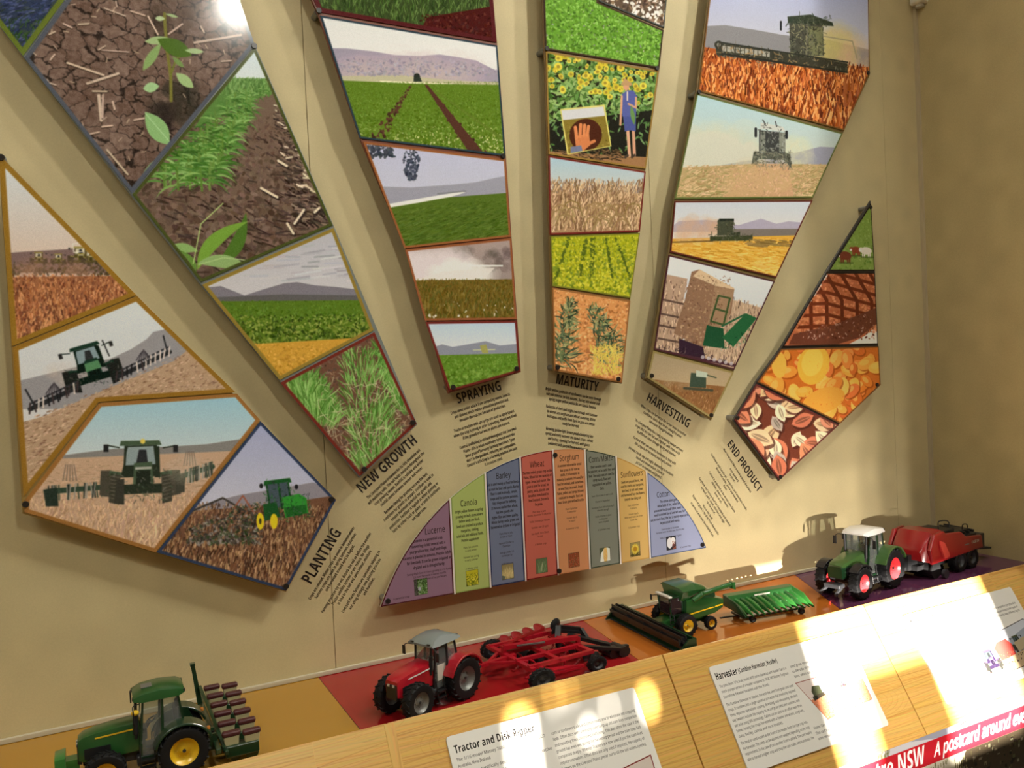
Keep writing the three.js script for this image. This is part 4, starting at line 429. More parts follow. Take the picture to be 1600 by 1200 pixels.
{
  const A = onWall(594.9, 949.5, ZP), M = onWall(867, 703.2, ZP), C = onWall(1103.2, 855, ZP), base = (A.y + C.y) / 2;
  const d = 2 * (A.x * (M.y - C.y) + M.x * (C.y - A.y) + C.x * (A.y - M.y)), sq = (p) => p.x * p.x + p.y * p.y;
  const cx = (sq(A) * (M.y - C.y) + sq(M) * (C.y - A.y) + sq(C) * (A.y - M.y)) / d, cy = (sq(A) * (C.x - M.x) + sq(M) * (A.x - C.x) + sq(C) * (M.x - A.x)) / d, R = Math.hypot(A.x - cx, A.y - cy);
  const arc = (x) => cy + Math.sqrt(Math.max(0, R * R - (x - cx) ** 2));
  const cuts = [A.x, ...[[710.7, 928.5], [766.7, 918], [821.5, 907.5], [872.7, 898], [922, 889], [970, 880], [1016, 871]].map(([a, b]) => onWall(a, b, ZP).x), C.x];
  const arcPts = (x0, x1, n = 14) => Array.from({ length: n + 1 }, (_, i) => { const x = x0 + (x1 - x0) * i / n; return [x, Math.max(base, arc(x))]; });
  const t = thing('crop_board', 'half round board of eight coloured crop strips from Lucerne to Cotton', 'display board', [(A.x + C.x) / 2, base, 0]);
  const o = t.position, outer = [[A.x, base], [C.x, base], ...arcPts(C.x, A.x, 40).slice(1, -1)];
  const bg = new THREE.ExtrudeGeometry(new THREE.Shape(outer.map((p) => new THREE.Vector2(...p))), { depth: 0.006, bevelEnabled: false }); bg.translate(-o.x, -o.y, ZP - 0.0078);
  mesh('backing_board', bg, std(new THREE.Color(0.5, 0.46, 0.38), 0.4), t);
  const crops = [
    ['Lucerne', [148, 116, 136], [84, 34, 40], ['Lucerne is a perennial crop.', 'Harvesting yields: several cuts a', 'year produce hay, chaff and silage.', 'Lucerne is planted in autumn. Protein rich feed', 'for livestock. It can be grown irrigated or', 'dryland and is drought hardy.'], ['Sowing depth 5mm to 15mm; growing for 4 to 6 years', 'Cut every five weeks in warmer months', 'Yields: 8 to 20 tonnes of hay per hectare'], 'A perennial crop', (c) => { c.fillStyle = css([60, 80, 44]); c.fillRect(0, 0, 100, 100); P.specks(c, 0, 100, 0, 100, 260, [[112, 150, 86], [80, 116, 60], [150, 176, 130]], 8, null, 1); P.dot(c, 40, 62, 12, [176, 176, 190]); P.poly(c, [[0, 0], [20, 0], [30, 100], [0, 100]], [70, 58, 66], 0.7); }],
    ['Canola', [176, 190, 112], [150, 168, 90], ['Bright yellow flowers in spring', 'growing on leafy stems where', 'before seeds are black.', 'Seeds are crushed to produce', 'margarine, cooking,', 'salad oils and edible oil foods.', 'Protein supplement'], ['Plant: late autumn', 'to early winter', '', 'Harvest: late spring', 'to early summer'], 'A Winter crop', (c) => { c.fillStyle = css([196, 190, 46]); c.fillRect(0, 0, 100, 100); P.specks(c, 0, 100, 20, 100, 260, [[222, 212, 60], [160, 164, 44], [110, 120, 36]], 6); }],
    ['Barley', [116, 124, 148], [36, 48, 84], ['Grain is used mainly as feed for livestock,', 'as malt for beer and spirits. Barley', 'flour is used in breads, cereals,', 'soups and for pasture purposes,', 'hay, silage and for bedding.', 'It matures earlier than wheat,', 'has less growth and', 'higher fibre and lower quality.', 'Winter barley can be grown and', 'harvested on dryland or irrigated.'], ['Plant: May to July', 'in rows of 15cm', '', 'Harvest: October to', 'December', '', 'Average yields: 2.5', 'tonnes per ha'], 'A Winter crop', (c) => { c.fillStyle = css([150, 136, 92]); c.fillRect(0, 0, 100, 100); for (let i = 0; i < 90; i++) P.blade(c, rr(0, 100), 100, rr(40, 90), -1.57 + rr(-0.3, 0.3), rr(-0.3, 0.3), vary([206, 188, 130], 24), 3); P.poly(c, [[0, 70], [30, 80], [20, 100], [0, 100]], [70, 90, 90], 0.7); }],
    ['Wheat', [198, 106, 90], [124, 34, 34], ['The most widely grown crop on the', 'Plains. Wheat has two varieties of', 'types - bread and durum. The', 'grain is used for bread, for', 'pastry, pasta, biscuits and', 'breakfast cereals and to', 'feed livestock. Durum is', 'for pasta.'], ['Plant: May to June', 'Harvest: November to December', '', 'Yields: 3 tonnes per hectare', '', 'Varieties: over 20 types', '', 'Sow depth: 30 to 50mm', 'in rows'], 'A Winter crop', (c) => { c.fillStyle = css([96, 112, 78]); c.fillRect(0, 0, 100, 100); for (let i = 0; i < 70; i++) P.blade(c, rr(0, 100), 105, rr(50, 110), -1.2 + rr(-0.4, 0.4), rr(-0.2, 0.2), vary([110, 134, 92], 20), 4); P.blade(c, 45, 100, 80, -1.4, 0, [190, 186, 150], 5); }],
    ['Sorghum', [214, 150, 104], [206, 138, 90], ['A summer red or white cereal', 'that grows in full size on', 'stalks. It is harvested at', 'maturity in autumn. It is used for', 'feed for animals, and sometimes', 'as seed flour, in cereals, bread', 'flakes, pellets and syrup. It is very', 'resistant to drought, frost and', 'heat. Grain goes well with cattle.'], ['Plant: September', 'to December', '', 'Harvest: March', 'to August'], 'A Summer crop', (c) => { c.fillStyle = css([150, 76, 50]); c.fillRect(0, 0, 100, 100); P.specks(c, 0, 100, 0, 100, 420, [[176, 88, 58], [130, 84, 56], [196, 110, 76], [110, 96, 60]], 5, null, 1); }],
    ['Corn/Maize', [128, 130, 116], [52, 62, 46], ['Short varieties seed is used', 'for popcorn; tall as cattle feed and', 'feed. The maize cobs are used for', 'syrup starch, flour and', 'vegetable oil and pellets.', 'Corn.'], ['Sown 50mm deep in warm soils', '', 'Planted in September', '', 'Harvested from February to April', 'when dry enough', '', 'Yields: 6 tonnes dryland', 'to 10 tonnes', 'when irrigated'], 'A Summer crop', (c) => { c.fillStyle = css([84, 92, 70]); c.fillRect(0, 0, 100, 100); P.poly(c, [[10, 40], [40, 10], [40, 100], [0, 100]], [226, 226, 214]); P.poly(c, [[66, 0], [100, 10], [100, 100], [62, 100]], [222, 222, 206]); P.dot(c, 54, 52, 20, [222, 182, 110], 1, 58); P.specks(c, 36, 72, 0, 100, 120, [[206, 160, 90], [234, 200, 130]], 4, null, 1); }],
    ['Sunflowers', [212, 174, 106], [190, 146, 72], ['Seeds are pressed for oil, and', 'used for snacks and margarine,', 'bird feed. Or left until grown', 'and harvested. Face the flowers', 'towards the rising sun.'], ['Plant: September', 'to January', '', 'Harvest: March', 'When seed heads are brown', 'to late May'], 'A Summer crop', (c) => { c.fillStyle = css([150, 134, 84]); c.fillRect(0, 0, 100, 100); P.specks(c, 0, 100, 70, 100, 90, [[96, 84, 40], [60, 56, 30]], 7, null, 1); for (let k = 0; k < 22; k++) { const a = k * 0.2856; P.leaf(c, 50 + Math.cos(a) * 14, 48 + Math.sin(a) * 14, 28, a, 7, vary([226, 196, 70], 10)); } P.dot(c, 50, 48, 18, [176, 130, 40]); }],
    ['Cotton', [150, 156, 186], [70, 86, 120], ['The cotton plant grows', 'white balls of lint, called boll,', 'processed for thread, fabric, seed. The', 'seed is crushed for oil and left over for', 'use as stock feed. The lint is mainly exported to', 'be processed and woven.'], ['Sown: October to November', 'Harvested when the bolls open, March to May', '', 'Yields: 8 bales per hectare irrigated'], 'A Summer crop', (c) => { c.fillStyle = css([44, 44, 52]); c.fillRect(0, 0, 100, 100); P.dot(c, 36, 48, 30, [226, 224, 226], 1, 40); P.dot(c, 70, 36, 26, [236, 232, 230], 1, 28); P.specks(c, 60, 96, 40, 96, 60, [[150, 84, 70], [120, 66, 54]], 6, null, 1); }],
  ];
  crops.forEach(([title, col, edge, text, small, foot, pic], k) => {
    const x0 = cuts[k] + (k ? 0.003 : 0), x1 = cuts[k + 1] - (k < 7 ? 0.003 : 0), poly = [[x0, base], [x1, base], ...arcPts(x1, x0)];
    printWorld(t, 'crop_strip', poly.filter((p, i) => !(i && Math.hypot(p[0] - poly[i - 1][0], p[1] - poly[i - 1][1]) < 1e-5)), ZP, (c, W, H, on) => {
      c.fillStyle = css(col); c.fillRect(0, 0, W, H); for (let i = 0; i < 500; i++) { c.fillStyle = css(vary(col, 5), 0.5); c.fillRect(rr(0, W), rr(0, H), 3, 3); }
      const half = W / 2, mid = k === 0 ? W * 0.68 : k === 7 ? W * 0.36 : half, ty = k === 0 ? H * 0.33 : k === 7 ? H * 0.31 : k === 1 ? H * 0.26 : k === 6 ? H * 0.2 : k === 2 ? H * 0.15 : k === 3 ? H * 0.12 : k === 5 ? H * 0.11 : H * 0.095;
      lines(c, [title], mid + (k === 0 ? W * 0.1 : k === 7 ? -W * 0.1 : 0), ty, 0, 40, 0.7);
      lines(c, text, mid, ty + 29, k === 0 ? 24 : 22.5, 18, k === 0 || k === 7 ? 0.6 : 0.53, 'center', '#15100c', 'bold'); lines(c, small, mid, ty + 36 + text.length * 23, 15, 12.5, 0.72); lines(c, [foot], k === 7 ? W * 0.62 : k === 0 ? W * 0.28 : mid, k === 7 ? H - 22 : k === 0 ? H - 20 : ty + 60 + text.length * 23 + small.length * 15, 0, 12, 0.85);
      const s = 62 / 100, px = k === 0 ? W * 0.46 : k === 7 ? W * 0.28 : half - 31, py = H - 94; c.save(); c.translate(px, py); c.scale(s, s * 1.15); c.beginPath(); c.rect(0, 0, 100, 100); c.clip(); pic(c); c.restore(); c.strokeStyle = css([70, 66, 50]); c.lineWidth = 1.5; c.strokeRect(px, py, 62, 71);
      c.strokeStyle = css(edge); c.lineWidth = 9; c.beginPath(); on.forEach(([a, b], i) => i ? c.lineTo(a, b) : c.moveTo(a, b)); c.closePath(); c.stroke();
    }, { label: `coloured strip headed ${title}` });
    if (k < 7) mesh('divider', box(0.0045, Math.max(arc(cuts[k + 1]) - base + 0.004, 0.02), 0.004, cuts[k + 1] - o.x, (arc(cuts[k + 1]) - base + 0.004) / 2 - 0.002, ZP - 0.0015), std(new THREE.Color(0.8, 0.72, 0.66), 0.4), t, 'thin white divider');
  });
  for (const [a, b] of [[606, 939], [867, 711], [873.5, 892], [1097, 851]]) { const q = onWall(a, b, ZP), m = mesh('bolt_cap', new THREE.CylinderGeometry(0.0062, 0.0068, 0.004, 18).rotateX(Math.PI / 2).translate(q.x - o.x, q.y - o.y, ZP + 0.002), capMat, t, 'round black bolt cap'); mesh('spacer', new THREE.CylinderGeometry(0.008, 0.008, ZP - 0.0085, 14).rotateX(Math.PI / 2).translate(q.x - o.x, q.y - o.y, (ZP - 0.0085) / 2), spacerMat, m); }
}

// ---------------------------------------------------------------- black lettering on the wall under each board
const bold = await new FontLoader().loadAsync('fonts/droid/droid_sans_bold.typeface.json'), regular = await new FontLoader().loadAsync('fonts/droid/droid_sans_regular.typeface.json');
const inkMat = std(new THREE.Color(0.022, 0.016, 0.012), 0.55);
function textGeo(font, text, h, seg) { const g = new THREE.ShapeGeometry(font.generateShapes(text, h), seg); g.computeBoundingBox(); return g; }
function lettering(title, [a, b, cap], [la, lb, last], paras, label) {
  const A = onWall(...a), B = onWall(...b), Cp = onWall(...cap), o = A.clone(), t = thing('wall_lettering', label, 'lettering', [o.x, o.y, 0.0006]);
  const place = (g, at, dir, sx, sy, dx) => { const n = new THREE.Vector3(-dir.y, dir.x, 0); g.applyMatrix4(new THREE.Matrix4().makeBasis(dir.clone().multiplyScalar(sx), n.clone().multiplyScalar(sy), new THREE.Vector3(0, 0, 1)).setPosition(at.clone().addScaledVector(dir, dx).setZ(0))); g.translate(-o.x, -o.y, 0); return g; };
  const dir = B.clone().sub(A).normalize(), n = new THREE.Vector3(-dir.y, dir.x, 0), capH = Math.abs(Cp.clone().sub(A).dot(n));
  let g = textGeo(bold, title, 1, 5), bb = g.boundingBox; const sy = capH / bb.max.y;
  mesh('heading', place(g.translate(-bb.min.x, 0, 0), A, dir, A.distanceTo(B) / (bb.max.x - bb.min.x), sy, 0), inkMat, t);
  // paragraphs: centred lines between the first and the last one
  const L0 = onWall(...la), L1 = onWall(...lb), Le = onWall(...last), ld = L1.clone().sub(L0).normalize(), c0 = L0.clone().add(L1).multiplyScalar(0.5), rows = []; let slot = 0;
  paras.forEach((p, i) => { if (i) slot += 0.65; p.forEach((r) => { rows.push([r, slot]); slot += 1; }); });
  const step = Le.clone().sub(c0).divideScalar(rows[rows.length - 1][1]), gap = Math.abs(step.dot(new THREE.Vector3(-ld.y, ld.x, 0)));
  const first = textGeo(bold, rows[0][0], 1, 1).boundingBox, hs = gap * 0.62, sx = Math.min(L0.distanceTo(L1) / (first.max.x - first.min.x), hs * 1.1);
  const gs = rows.map(([r, s]) => { const q = textGeo(bold, r, 1, 1), w = q.boundingBox.max.x; return place(q, c0.clone().addScaledVector(step, s), ld, sx, hs, -w * sx / 2); });
  mesh('body_text', join(gs), inkMat, t);
}
lettering('PLANTING', [[486.2, 912.5], [533.8, 832.5], [471, 902]], [[485, 937.5], [554.4, 824.4], [578, 917]], [['Crops are rotated. Winter crops are sown in between winter', 'Summer crops are sown in spring between September', 'and harvested around April to August.'], ['Farming practices try to not disturb the soil so before the weather', 'Tractor satellite systems in use reduce. No tillage', 'is kind to the soil and saves labour, moisture'], ['Liverpool Plains farmers are constantly adapting to', 'and using strategic new planting practices', 'and machines.']], 'black PLANTING heading and text on the wall beside the planting board');
lettering('NEW GROWTH', [[566, 770.6], [652.5, 691], [555.6, 757.5]], [[575, 780], [656.9, 704.4], [656, 804]], [['The Liverpool Plains is famous for its rich chocolate soil', 'self mulching soils. The soil holds moisture throughout the', 'crop growing season. Rainfall is reliable and winter', 'rainfall comes between summer and winter.'], ['Between timing for planting ensures the best', 'conditions for growth to prosper. Fertiliser is used to', 'ensure maximum potential for growth and', 'production. Fertiliser is applied at either planting or', 'later by either truck or plane, or both if conditions', 'are opportune.']], 'black NEW GROWTH heading and text on the wall below the new growth board');
lettering('SPRAYING', [[715.6, 630.6], [783.7, 609.4], [711.5, 615]], [[704.4, 648], [796.9, 617.5], [771.6, 723]], [['Crops come under attack from competing weeds, insects', 'and disease which reduce production potential and', 'increase the cost per hectare of production.'], ['Trucks or tractors with spray rigs are used to apply sprays', 'when the crop is young or prior to planting. Planes are hired', 'if the ground is too wet or plants are mature.'], ['Control trafficking is utilised throughout the Liverpool', 'Plains - this is when machinery tyres run over the', 'same ground for every farming operation. Tyres', "don't in the paddock, reducing soil compaction.", 'Control trafficking is a farming practice because', 'it increases yield.']], 'black SPRAYING heading and text on the wall below the spraying board');
lettering('MATURITY', [[868.6, 599.3], [934, 612], [871.5, 584]], [[852, 609], [938.6, 626.5], [888, 699.5]], [['Bright yellow paddocks of sunflowers can be seen through', 'out mid summer to late autumn. During late winter and', 'spring bright yellow paddocks are canola flowers.'], ['Paddocks of dark and bright red through mid summer', 'to winter are sorghum and wheat maturing. White', 'balls open and puffy from April to June are cotton', 'ready for harvest.'], ['Growing golden light brown paddocks during late', 'spring and early summer are cereal crops - wheat', 'and barley, ripening for harvest, with green', 'paddocks with purple flowers are lucerne.']], 'black MATURITY heading and text on the wall below the maturity board');
lettering('HARVESTING', [[1009.4, 625.6], [1074.5, 668.5], [1014.4, 612.5]], [[1000.6, 635], [1071, 682], [1013, 736]], [['When crops are harvested the farmer looks to weather', 'conditions. Grain must be dry enough to store', 'harvested through to winter.'], ['The Liverpool Plains has a long harvesting season between', 'crops that are rain fed and irrigated, with crops ready', 'at different times through spring and summer.'], ['Farmers often use contract harvesters to help with', 'the crops to be harvested and trucks deliver'], ['Harvest can be day and night, depending on moisture', 'levels and temperature. Cotton is', 'picked in modules and ginned.']], 'black HARVESTING heading and text on the wall below the harvesting board');
lettering('END PRODUCT', [[1135.9, 694.9], [1184, 769.5], [1143.6, 686.4]], [[1129.5, 702], [1172, 770], [1096.5, 813]], [['Most food and fibre travels beyond the plains'], ['from paddock', 'to plate.'], ['Sunflower and canola oil, margarine and breakfast cereals', 'Bread and cakes, pasta and noodles', 'flour.'], ['Cotton is exported to be woven into fabric', 'clothes, sheets and towels.', 'Seed as oil.'], ['Sorghum and barley feed for livestock and poultry', 'as beef, pork, lamb, chicken and eggs', 'to the world.'], ['Hay is for feed.', 'Export of grain is by ship from Newcastle'], ['to ports in Asia and the Middle East.']], 'black END PRODUCT heading and text on the wall beside the end product board');

// ---------------------------------------------------------------- the display bench
function woodTex(seed, w = 1024, h = 512, base = [222, 178, 98]) {
  rnd = mulberry(seed); const [c, x] = canvasOf(w, h); x.fillStyle = css(base); x.fillRect(0, 0, w, h);
  for (let i = 0; i < 420; i++) { const y = rr(0, h), a = rr(4, 16), f = rr(0.002, 0.006), ph = rr(0, 6); x.strokeStyle = css(vary([base[0] - rr(-14, 26), base[1] - rr(-12, 30), base[2] - rr(-10, 28)], 6), rr(0.15, 0.5)); x.lineWidth = rr(0.6, 3.2); x.beginPath(); for (let u = -10; u <= w + 10; u += 24) { const v = y + a * Math.sin(u * f + ph) + 0.4 * a * Math.sin(u * f * 2.7 + ph * 2); u < 0 ? x.moveTo(u, v) : x.lineTo(u, v); } x.stroke(); }
  for (let i = 0; i < 70; i++) { const y = rr(0, h), a = rr(6, 22), f = rr(0.002, 0.005), ph = rr(0, 6); x.strokeStyle = css([base[0] - 40, base[1] - 56, base[2] - 44], rr(0.2, 0.5)); x.lineWidth = rr(0.8, 2.6); x.beginPath(); for (let u = -10; u <= w + 10; u += 24) { const v = y + a * Math.sin(u * f + ph); u < 0 ? x.moveTo(u, v) : x.lineTo(u, v); } x.stroke(); }
  for (let k = 0; k < 4; k++) { const cx = rr(0, w), cy = rr(0, h), n = 9; for (let i = 0; i < n; i++) { x.strokeStyle = css([base[0] - 34, base[1] - 44, base[2] - 36], 0.35); x.lineWidth = 1.6; x.beginPath(); x.ellipse(cx, cy, 20 + i * 26, 4 + i * 7, 0.06, 0, 7); x.stroke(); } }
  for (let i = 0; i < 900; i++) { x.strokeStyle = css([120, 76, 30], rr(0.05, 0.2)); x.lineWidth = 0.8; const a = rr(0, w), b = rr(0, h); x.beginPath(); x.moveTo(a, b); x.lineTo(a + rr(8, 40), b + rr(-1, 1)); x.stroke(); }
  const t = texOf(c); t.wrapS = t.wrapT = THREE.RepeatWrapping; return t;
}
const SLOPE_LEN = 0.35 * SK, BX0 = -1.6, BX1 = ROOM_R;
{
  const bench = thing('display_bench', 'long pine display bench with a steep varnished front carrying the signs', 'bench', [(BX0 + BX1) / 2, 0, 0.3]); const o = bench.position;
  const pine = [1, 2, 3].map((s) => new THREE.MeshPhysicalMaterial({ map: woodTex(40 + s), roughness: 0.32, clearcoat: 0.35, clearcoatRoughness: 0.18 }));
  const basis = new THREE.Matrix4().makeBasis(new THREE.Vector3(1, 0, 0), new THREE.Vector3(0, Math.sin(TILT), -Math.cos(TILT)), new THREE.Vector3(0, Math.cos(TILT), Math.sin(TILT)));
  const us = [BX0, -0.864, -0.183, 0.498, 1.178, 1.86, BX1];
  for (let i = 0; i + 1 < us.length; i++) {
    const w = us[i + 1] - us[i] - 0.003, g = new RoundedBoxGeometry(w, SLOPE_LEN, 0.02, 1, 0.0018); uvMetres(g, 1.35); const uv = g.attributes.uv; for (let k = 0; k < uv.count; k++) uv.setXY(k, uv.getX(k) + i * 0.37, uv.getY(k) * 1.7 + i * 0.21);
    g.translate(0, -SLOPE_LEN / 2, -0.01); g.applyMatrix4(basis); g.translate((us[i] + us[i + 1]) / 2 - o.x, LIPY - o.y, LIPZ - o.z); mesh('front_board', g, pine[i % 3], bench);
  }
  const bat = new RoundedBoxGeometry(0.022, SLOPE_LEN, 0.006, 1, 0.0015); uvMetres(bat, 1.2, 'yx'); bat.translate(0, -SLOPE_LEN / 2, -0.0015); bat.applyMatrix4(basis); bat.translate(0.502 - o.x, LIPY - 0.001, LIPZ - o.z); mesh('batten', bat, pine[1], bench, 'narrow batten over a board joint');
  const bottom = onSlope(0, SLOPE_LEN, -0.02);
  mesh('shelf_board', box(BX1 - BX0, 0.02, 0.385, 0, SHELF - 0.0126, 0.1925 - o.z), std(new THREE.Color(0.55, 0.42, 0.24), 0.5), bench);
  mesh('front_panel', uvMetres(box(BX1 - BX0, bottom.y - 0.02, 0.018, 0, (bottom.y + 0.02) / 2 - 0.01, bottom.z - 0.012 - o.z), 1.2), pine[2], bench);
  mesh('end_panel', uvMetres(prism([[0, 0], [bottom.z - 0.02, 0], [bottom.z - 0.02, bottom.y], [LIPZ - 0.026, SHELF - 0.024], [0, SHELF - 0.024]], 0.02).rotateY(-Math.PI / 2).translate(BX0 + 0.01 - o.x, 0, -o.z), 1.2, 'zy'), pine[1], bench);
}
// four glossy coloured sheets on the shelf
{
  const sheet = (pts, col, label) => { const g = new THREE.ExtrudeGeometry(new THREE.Shape(pts.map(([x, z]) => new THREE.Vector2(x, -z))), { depth: 0.0024, bevelEnabled: false }); g.rotateX(-Math.PI / 2); const cx = pts.reduce((s, p) => s + p[0], 0) / 4; g.translate(-cx, 0, 0); const m = mesh('shelf_sheet', g, new THREE.MeshPhysicalMaterial({ color: col, roughness: 0.1, specularIntensity: 1 }), null); m.position.set(cx, SHELF - 0.0022, 0); m.userData = { label, category: 'sheet', group: 'coloured sheets on the shelf' }; };
  const z1 = 0.388, e = 0.0008;
  sheet([[BX0, 0.001], [0.4627 - e, 0.001], [0.4627 - e, z1], [BX0, z1]], new THREE.Color(0.42, 0.22, 0.028), 'ochre yellow sheet on the shelf under the green tractor and planter');
  sheet([[0.4627 + e, 0.001], [1.213 - e, 0.001], [1.151 - e, z1], [0.4627 + e, z1]], new THREE.Color(0.33, 0.012, 0.014), 'dark red sheet on the shelf under the red tractor and ripper');
  sheet([[1.213 + e, 0.001], [2.03 - e, 0.001], [1.828 - e, z1], [1.151 + e, z1]], new THREE.Color(0.46, 0.135, 0.02), 'orange sheet on the shelf under the combine harvester');
  sheet([[2.03 + e, 0.001], [ROOM_R - 0.002, 0.001], [ROOM_R - 0.002, z1], [1.828 + e, z1]], new THREE.Color(0.12, 0.035, 0.085), 'purple sheet on the shelf under the white roofed tractor and baler');
}
// ---------------------------------------------------------------- the three white signs on the slope, and the poster below
function slopeSign(u, v, w, h, label, paint, thick = 0.004) {
  u *= SK; v *= SK; w *= SK; h *= SK;
  const K = 2600, [c, x] = canvasOf(Math.round(w * K) > 2048 ? 2048 : Math.round(w * K), Math.round(h * K)); const s = c.width * SK / (w * 1000); x.scale(s, s); x.fillStyle = '#e9e6df'; x.fillRect(0, 0, 600, 400); paint(x);
  const shape = new THREE.Shape(), r = 0.008; shape.moveTo(-w / 2 + r, -h); shape.lineTo(w / 2 - r, -h); shape.quadraticCurveTo(w / 2, -h, w / 2, -h + r); shape.lineTo(w / 2, -r); shape.quadraticCurveTo(w / 2, 0, w / 2 - r, 0); shape.lineTo(-w / 2 + r, 0); shape.quadraticCurveTo(-w / 2, 0, -w / 2, -r); shape.lineTo(-w / 2, -h + r); shape.quadraticCurveTo(-w / 2, -h, -w / 2 + r, -h);
  const g = new THREE.ExtrudeGeometry(shape, { depth: thick, bevelEnabled: false, curveSegments: 5 }), p = g.attributes.position, uv = new Float32Array(p.count * 2); for (let i = 0; i < p.count; i++) { uv[2 * i] = p.getX(i) / w + 0.5; uv[2 * i + 1] = 1 + p.getY(i) / h; } g.setAttribute('uv', new THREE.BufferAttribute(uv, 2));
  const m = mesh('info_sign', g, new THREE.MeshPhysicalMaterial({ map: texOf(c), roughness: 0.25, specularIntensity: 0.6 }), null); const a = onSlope(u + w / 2, v, 0.0003); m.position.copy(a); m.rotation.x = -(Math.PI / 2 - TILT); m.userData = { label, category: 'sign', group: 'white signs on the bench front' }; return m;
}
const para = (x, rows, x0, y0, lh, size, width) => { x.font = `${size + 0.8}px sans-serif`; x.fillStyle = '#1d1916'; x.textAlign = 'left'; rows.forEach((r, i) => { const w = x.measureText(r).width, k = r.length > 30 ? width / w : 0.8; x.save(); x.translate(x0, y0 + i * lh); x.scale(Math.min(k, 0.95), 1); x.fillText(r, 0, 0); x.restore(); }); };
const heading = (x, s, x0, y0, size, width, weight = 'bold') => { x.font = `${weight} ${size}px sans-serif`; x.fillStyle = '#1c1815'; x.textAlign = 'left'; const w = x.measureText(s).width; x.save(); x.translate(x0, y0); x.scale(width / w, 1); x.fillText(s, 0, 0); x.restore(); };
slopeSign(0.617, 0.055, 0.468, 0.244, 'white sign headed Tractor and Disk Ripper on the bench front', (x) => {
  heading(x, 'Tractor and Disk Ripper', 11, 34, 21, 186); para(x, ['The 1/16 model Massey 7480 Tractor is made by AGCO', 'Australia, New Zealand'], 11, 51, 12, 8, 213); para(x, ['Tractors are specifically designed to deliver a high tractive', 'effort at slow speeds. It is basically a vehicle that', 'delivers power for all kinds of agricultural tasks,', 'hauling a trailer or machinery used in agriculture.'], 11, 78, 12, 8, 213);
  para(x, ['corn or sunflower stalks and cotton roots; and to eliminate old cropping', 'beds. Offset discs were previously used to rip up old tram lines compaction', 'and resulting from controlled trafficking. This was often the case if the', 'ground has even wet during the harvesting period and the tram lines had', 'compacted deeply. Wheeler Trackers are now used if just the tram lines', 'require renovation. Offset discs are only used if required, the majority of', 'farmers on the Liverpool Plains prefer not to till the soil unless needed,', 'and moisture loss.'], 232, 51, 12.1, 8, 218);
  x.save(); x.beginPath(); [[240, 170], [451, 145], [446, 236], [240, 236]].forEach(([a, b], i) => i ? x.lineTo(a, b) : x.moveTo(a, b)); x.closePath(); x.clip(); x.fillStyle = css([214, 200, 190]); x.fillRect(230, 140, 240, 100); x.fillStyle = css([150, 110, 80]); x.fillRect(230, 205, 240, 40); P.rig(x, 320, 220, 40, [170, 50, 40]); x.restore(); P.line(x, [[240, 236], [240, 170], [451, 145], [446, 236]], [120, 40, 34], 2.4);
});
slopeSign(1.304, 0.055, 0.468, 0.244, 'white sign headed Harvester (Combine Harvester, Header) on the bench front', (x) => {
  heading(x, 'Harvester', 9, 33, 22, 68); heading(x, '(Combine Harvester, Header)', 80, 31, 15, 128, 'bold');
  para(x, ['The John Deere 1/16 Scale model 9670 series Harvester and Header Cart is a', 'much younger version of a header compared to 1958, 585 Massey Ferguson', 'Sunshine header located out the front.'], 10, 52, 12.5, 8, 216);
  para(x, ['The Combine Harvester or Header, harvests the seed from grain and seed', 'crops. It combines into a single operation processes that previously required', 'three separate operations: reaping, threshing, and winnowing. Modern', 'day headers include the capacity to record grain yield and moisture and', 'self drive using GPS technology. Cabins can be used as an office away from', 'home. Among the crops harvested with a header are wheat, sorghum,', 'oats, barley, canola and corn (maize).'], 9, 95, 12, 8, 216);
  para(x, ['The head or comb located at the front of the header feeds the ripe crop into', 'the harvester. The comb can be adjusted and swapped depending on the crop', 'requirements. In the case of corn another front is utilised. The corn head is', 'able to harvest a higher crop and chop the corn stalks simultaneously. The'], 8, 182, 12.2, 8, 212);
  para(x, ['seed grain comes out of the spout and the chaff is', 'to the side of the machine and into a grain', 'bins, which are less moisture, travelling'], 240, 52, 12.5, 8, 214);
  x.save(); x.beginPath(); [[235, 89], [452, 89], [452, 176], [285, 188]].forEach(([a, b], i) => i ? x.lineTo(a, b) : x.moveTo(a, b)); x.closePath(); x.clip(); x.fillStyle = css([226, 212, 206]); x.fillRect(230, 80, 240, 60); P.poly(x, [[230, 140], [330, 128], [460, 122], [460, 200], [230, 200]], [206, 130, 96]); P.specks(x, 240, 455, 130, 190, 700, [[220, 150, 116], [190, 106, 74]], 2.4, null, 1); P.poly(x, [[272, 118], [280, 106], [304, 108], [306, 128], [276, 138]], [70, 74, 54]); P.poly(x, [[268, 130], [310, 126], [310, 134], [270, 140]], [60, 54, 44]); P.dot(x, 280, 134, 5, [40, 40, 36]); P.rig(x, 380, 128, 14, [110, 80, 100]); x.restore(); P.line(x, [[235, 89], [452, 89], [452, 176], [285, 188], [235, 89]], [150, 84, 74], 1.6);
  para(x, ['Header Cart', 'This cart transports the header front', 'when relocating the machine between farms.'], 231, 200, 12.5, 8, 150);
});
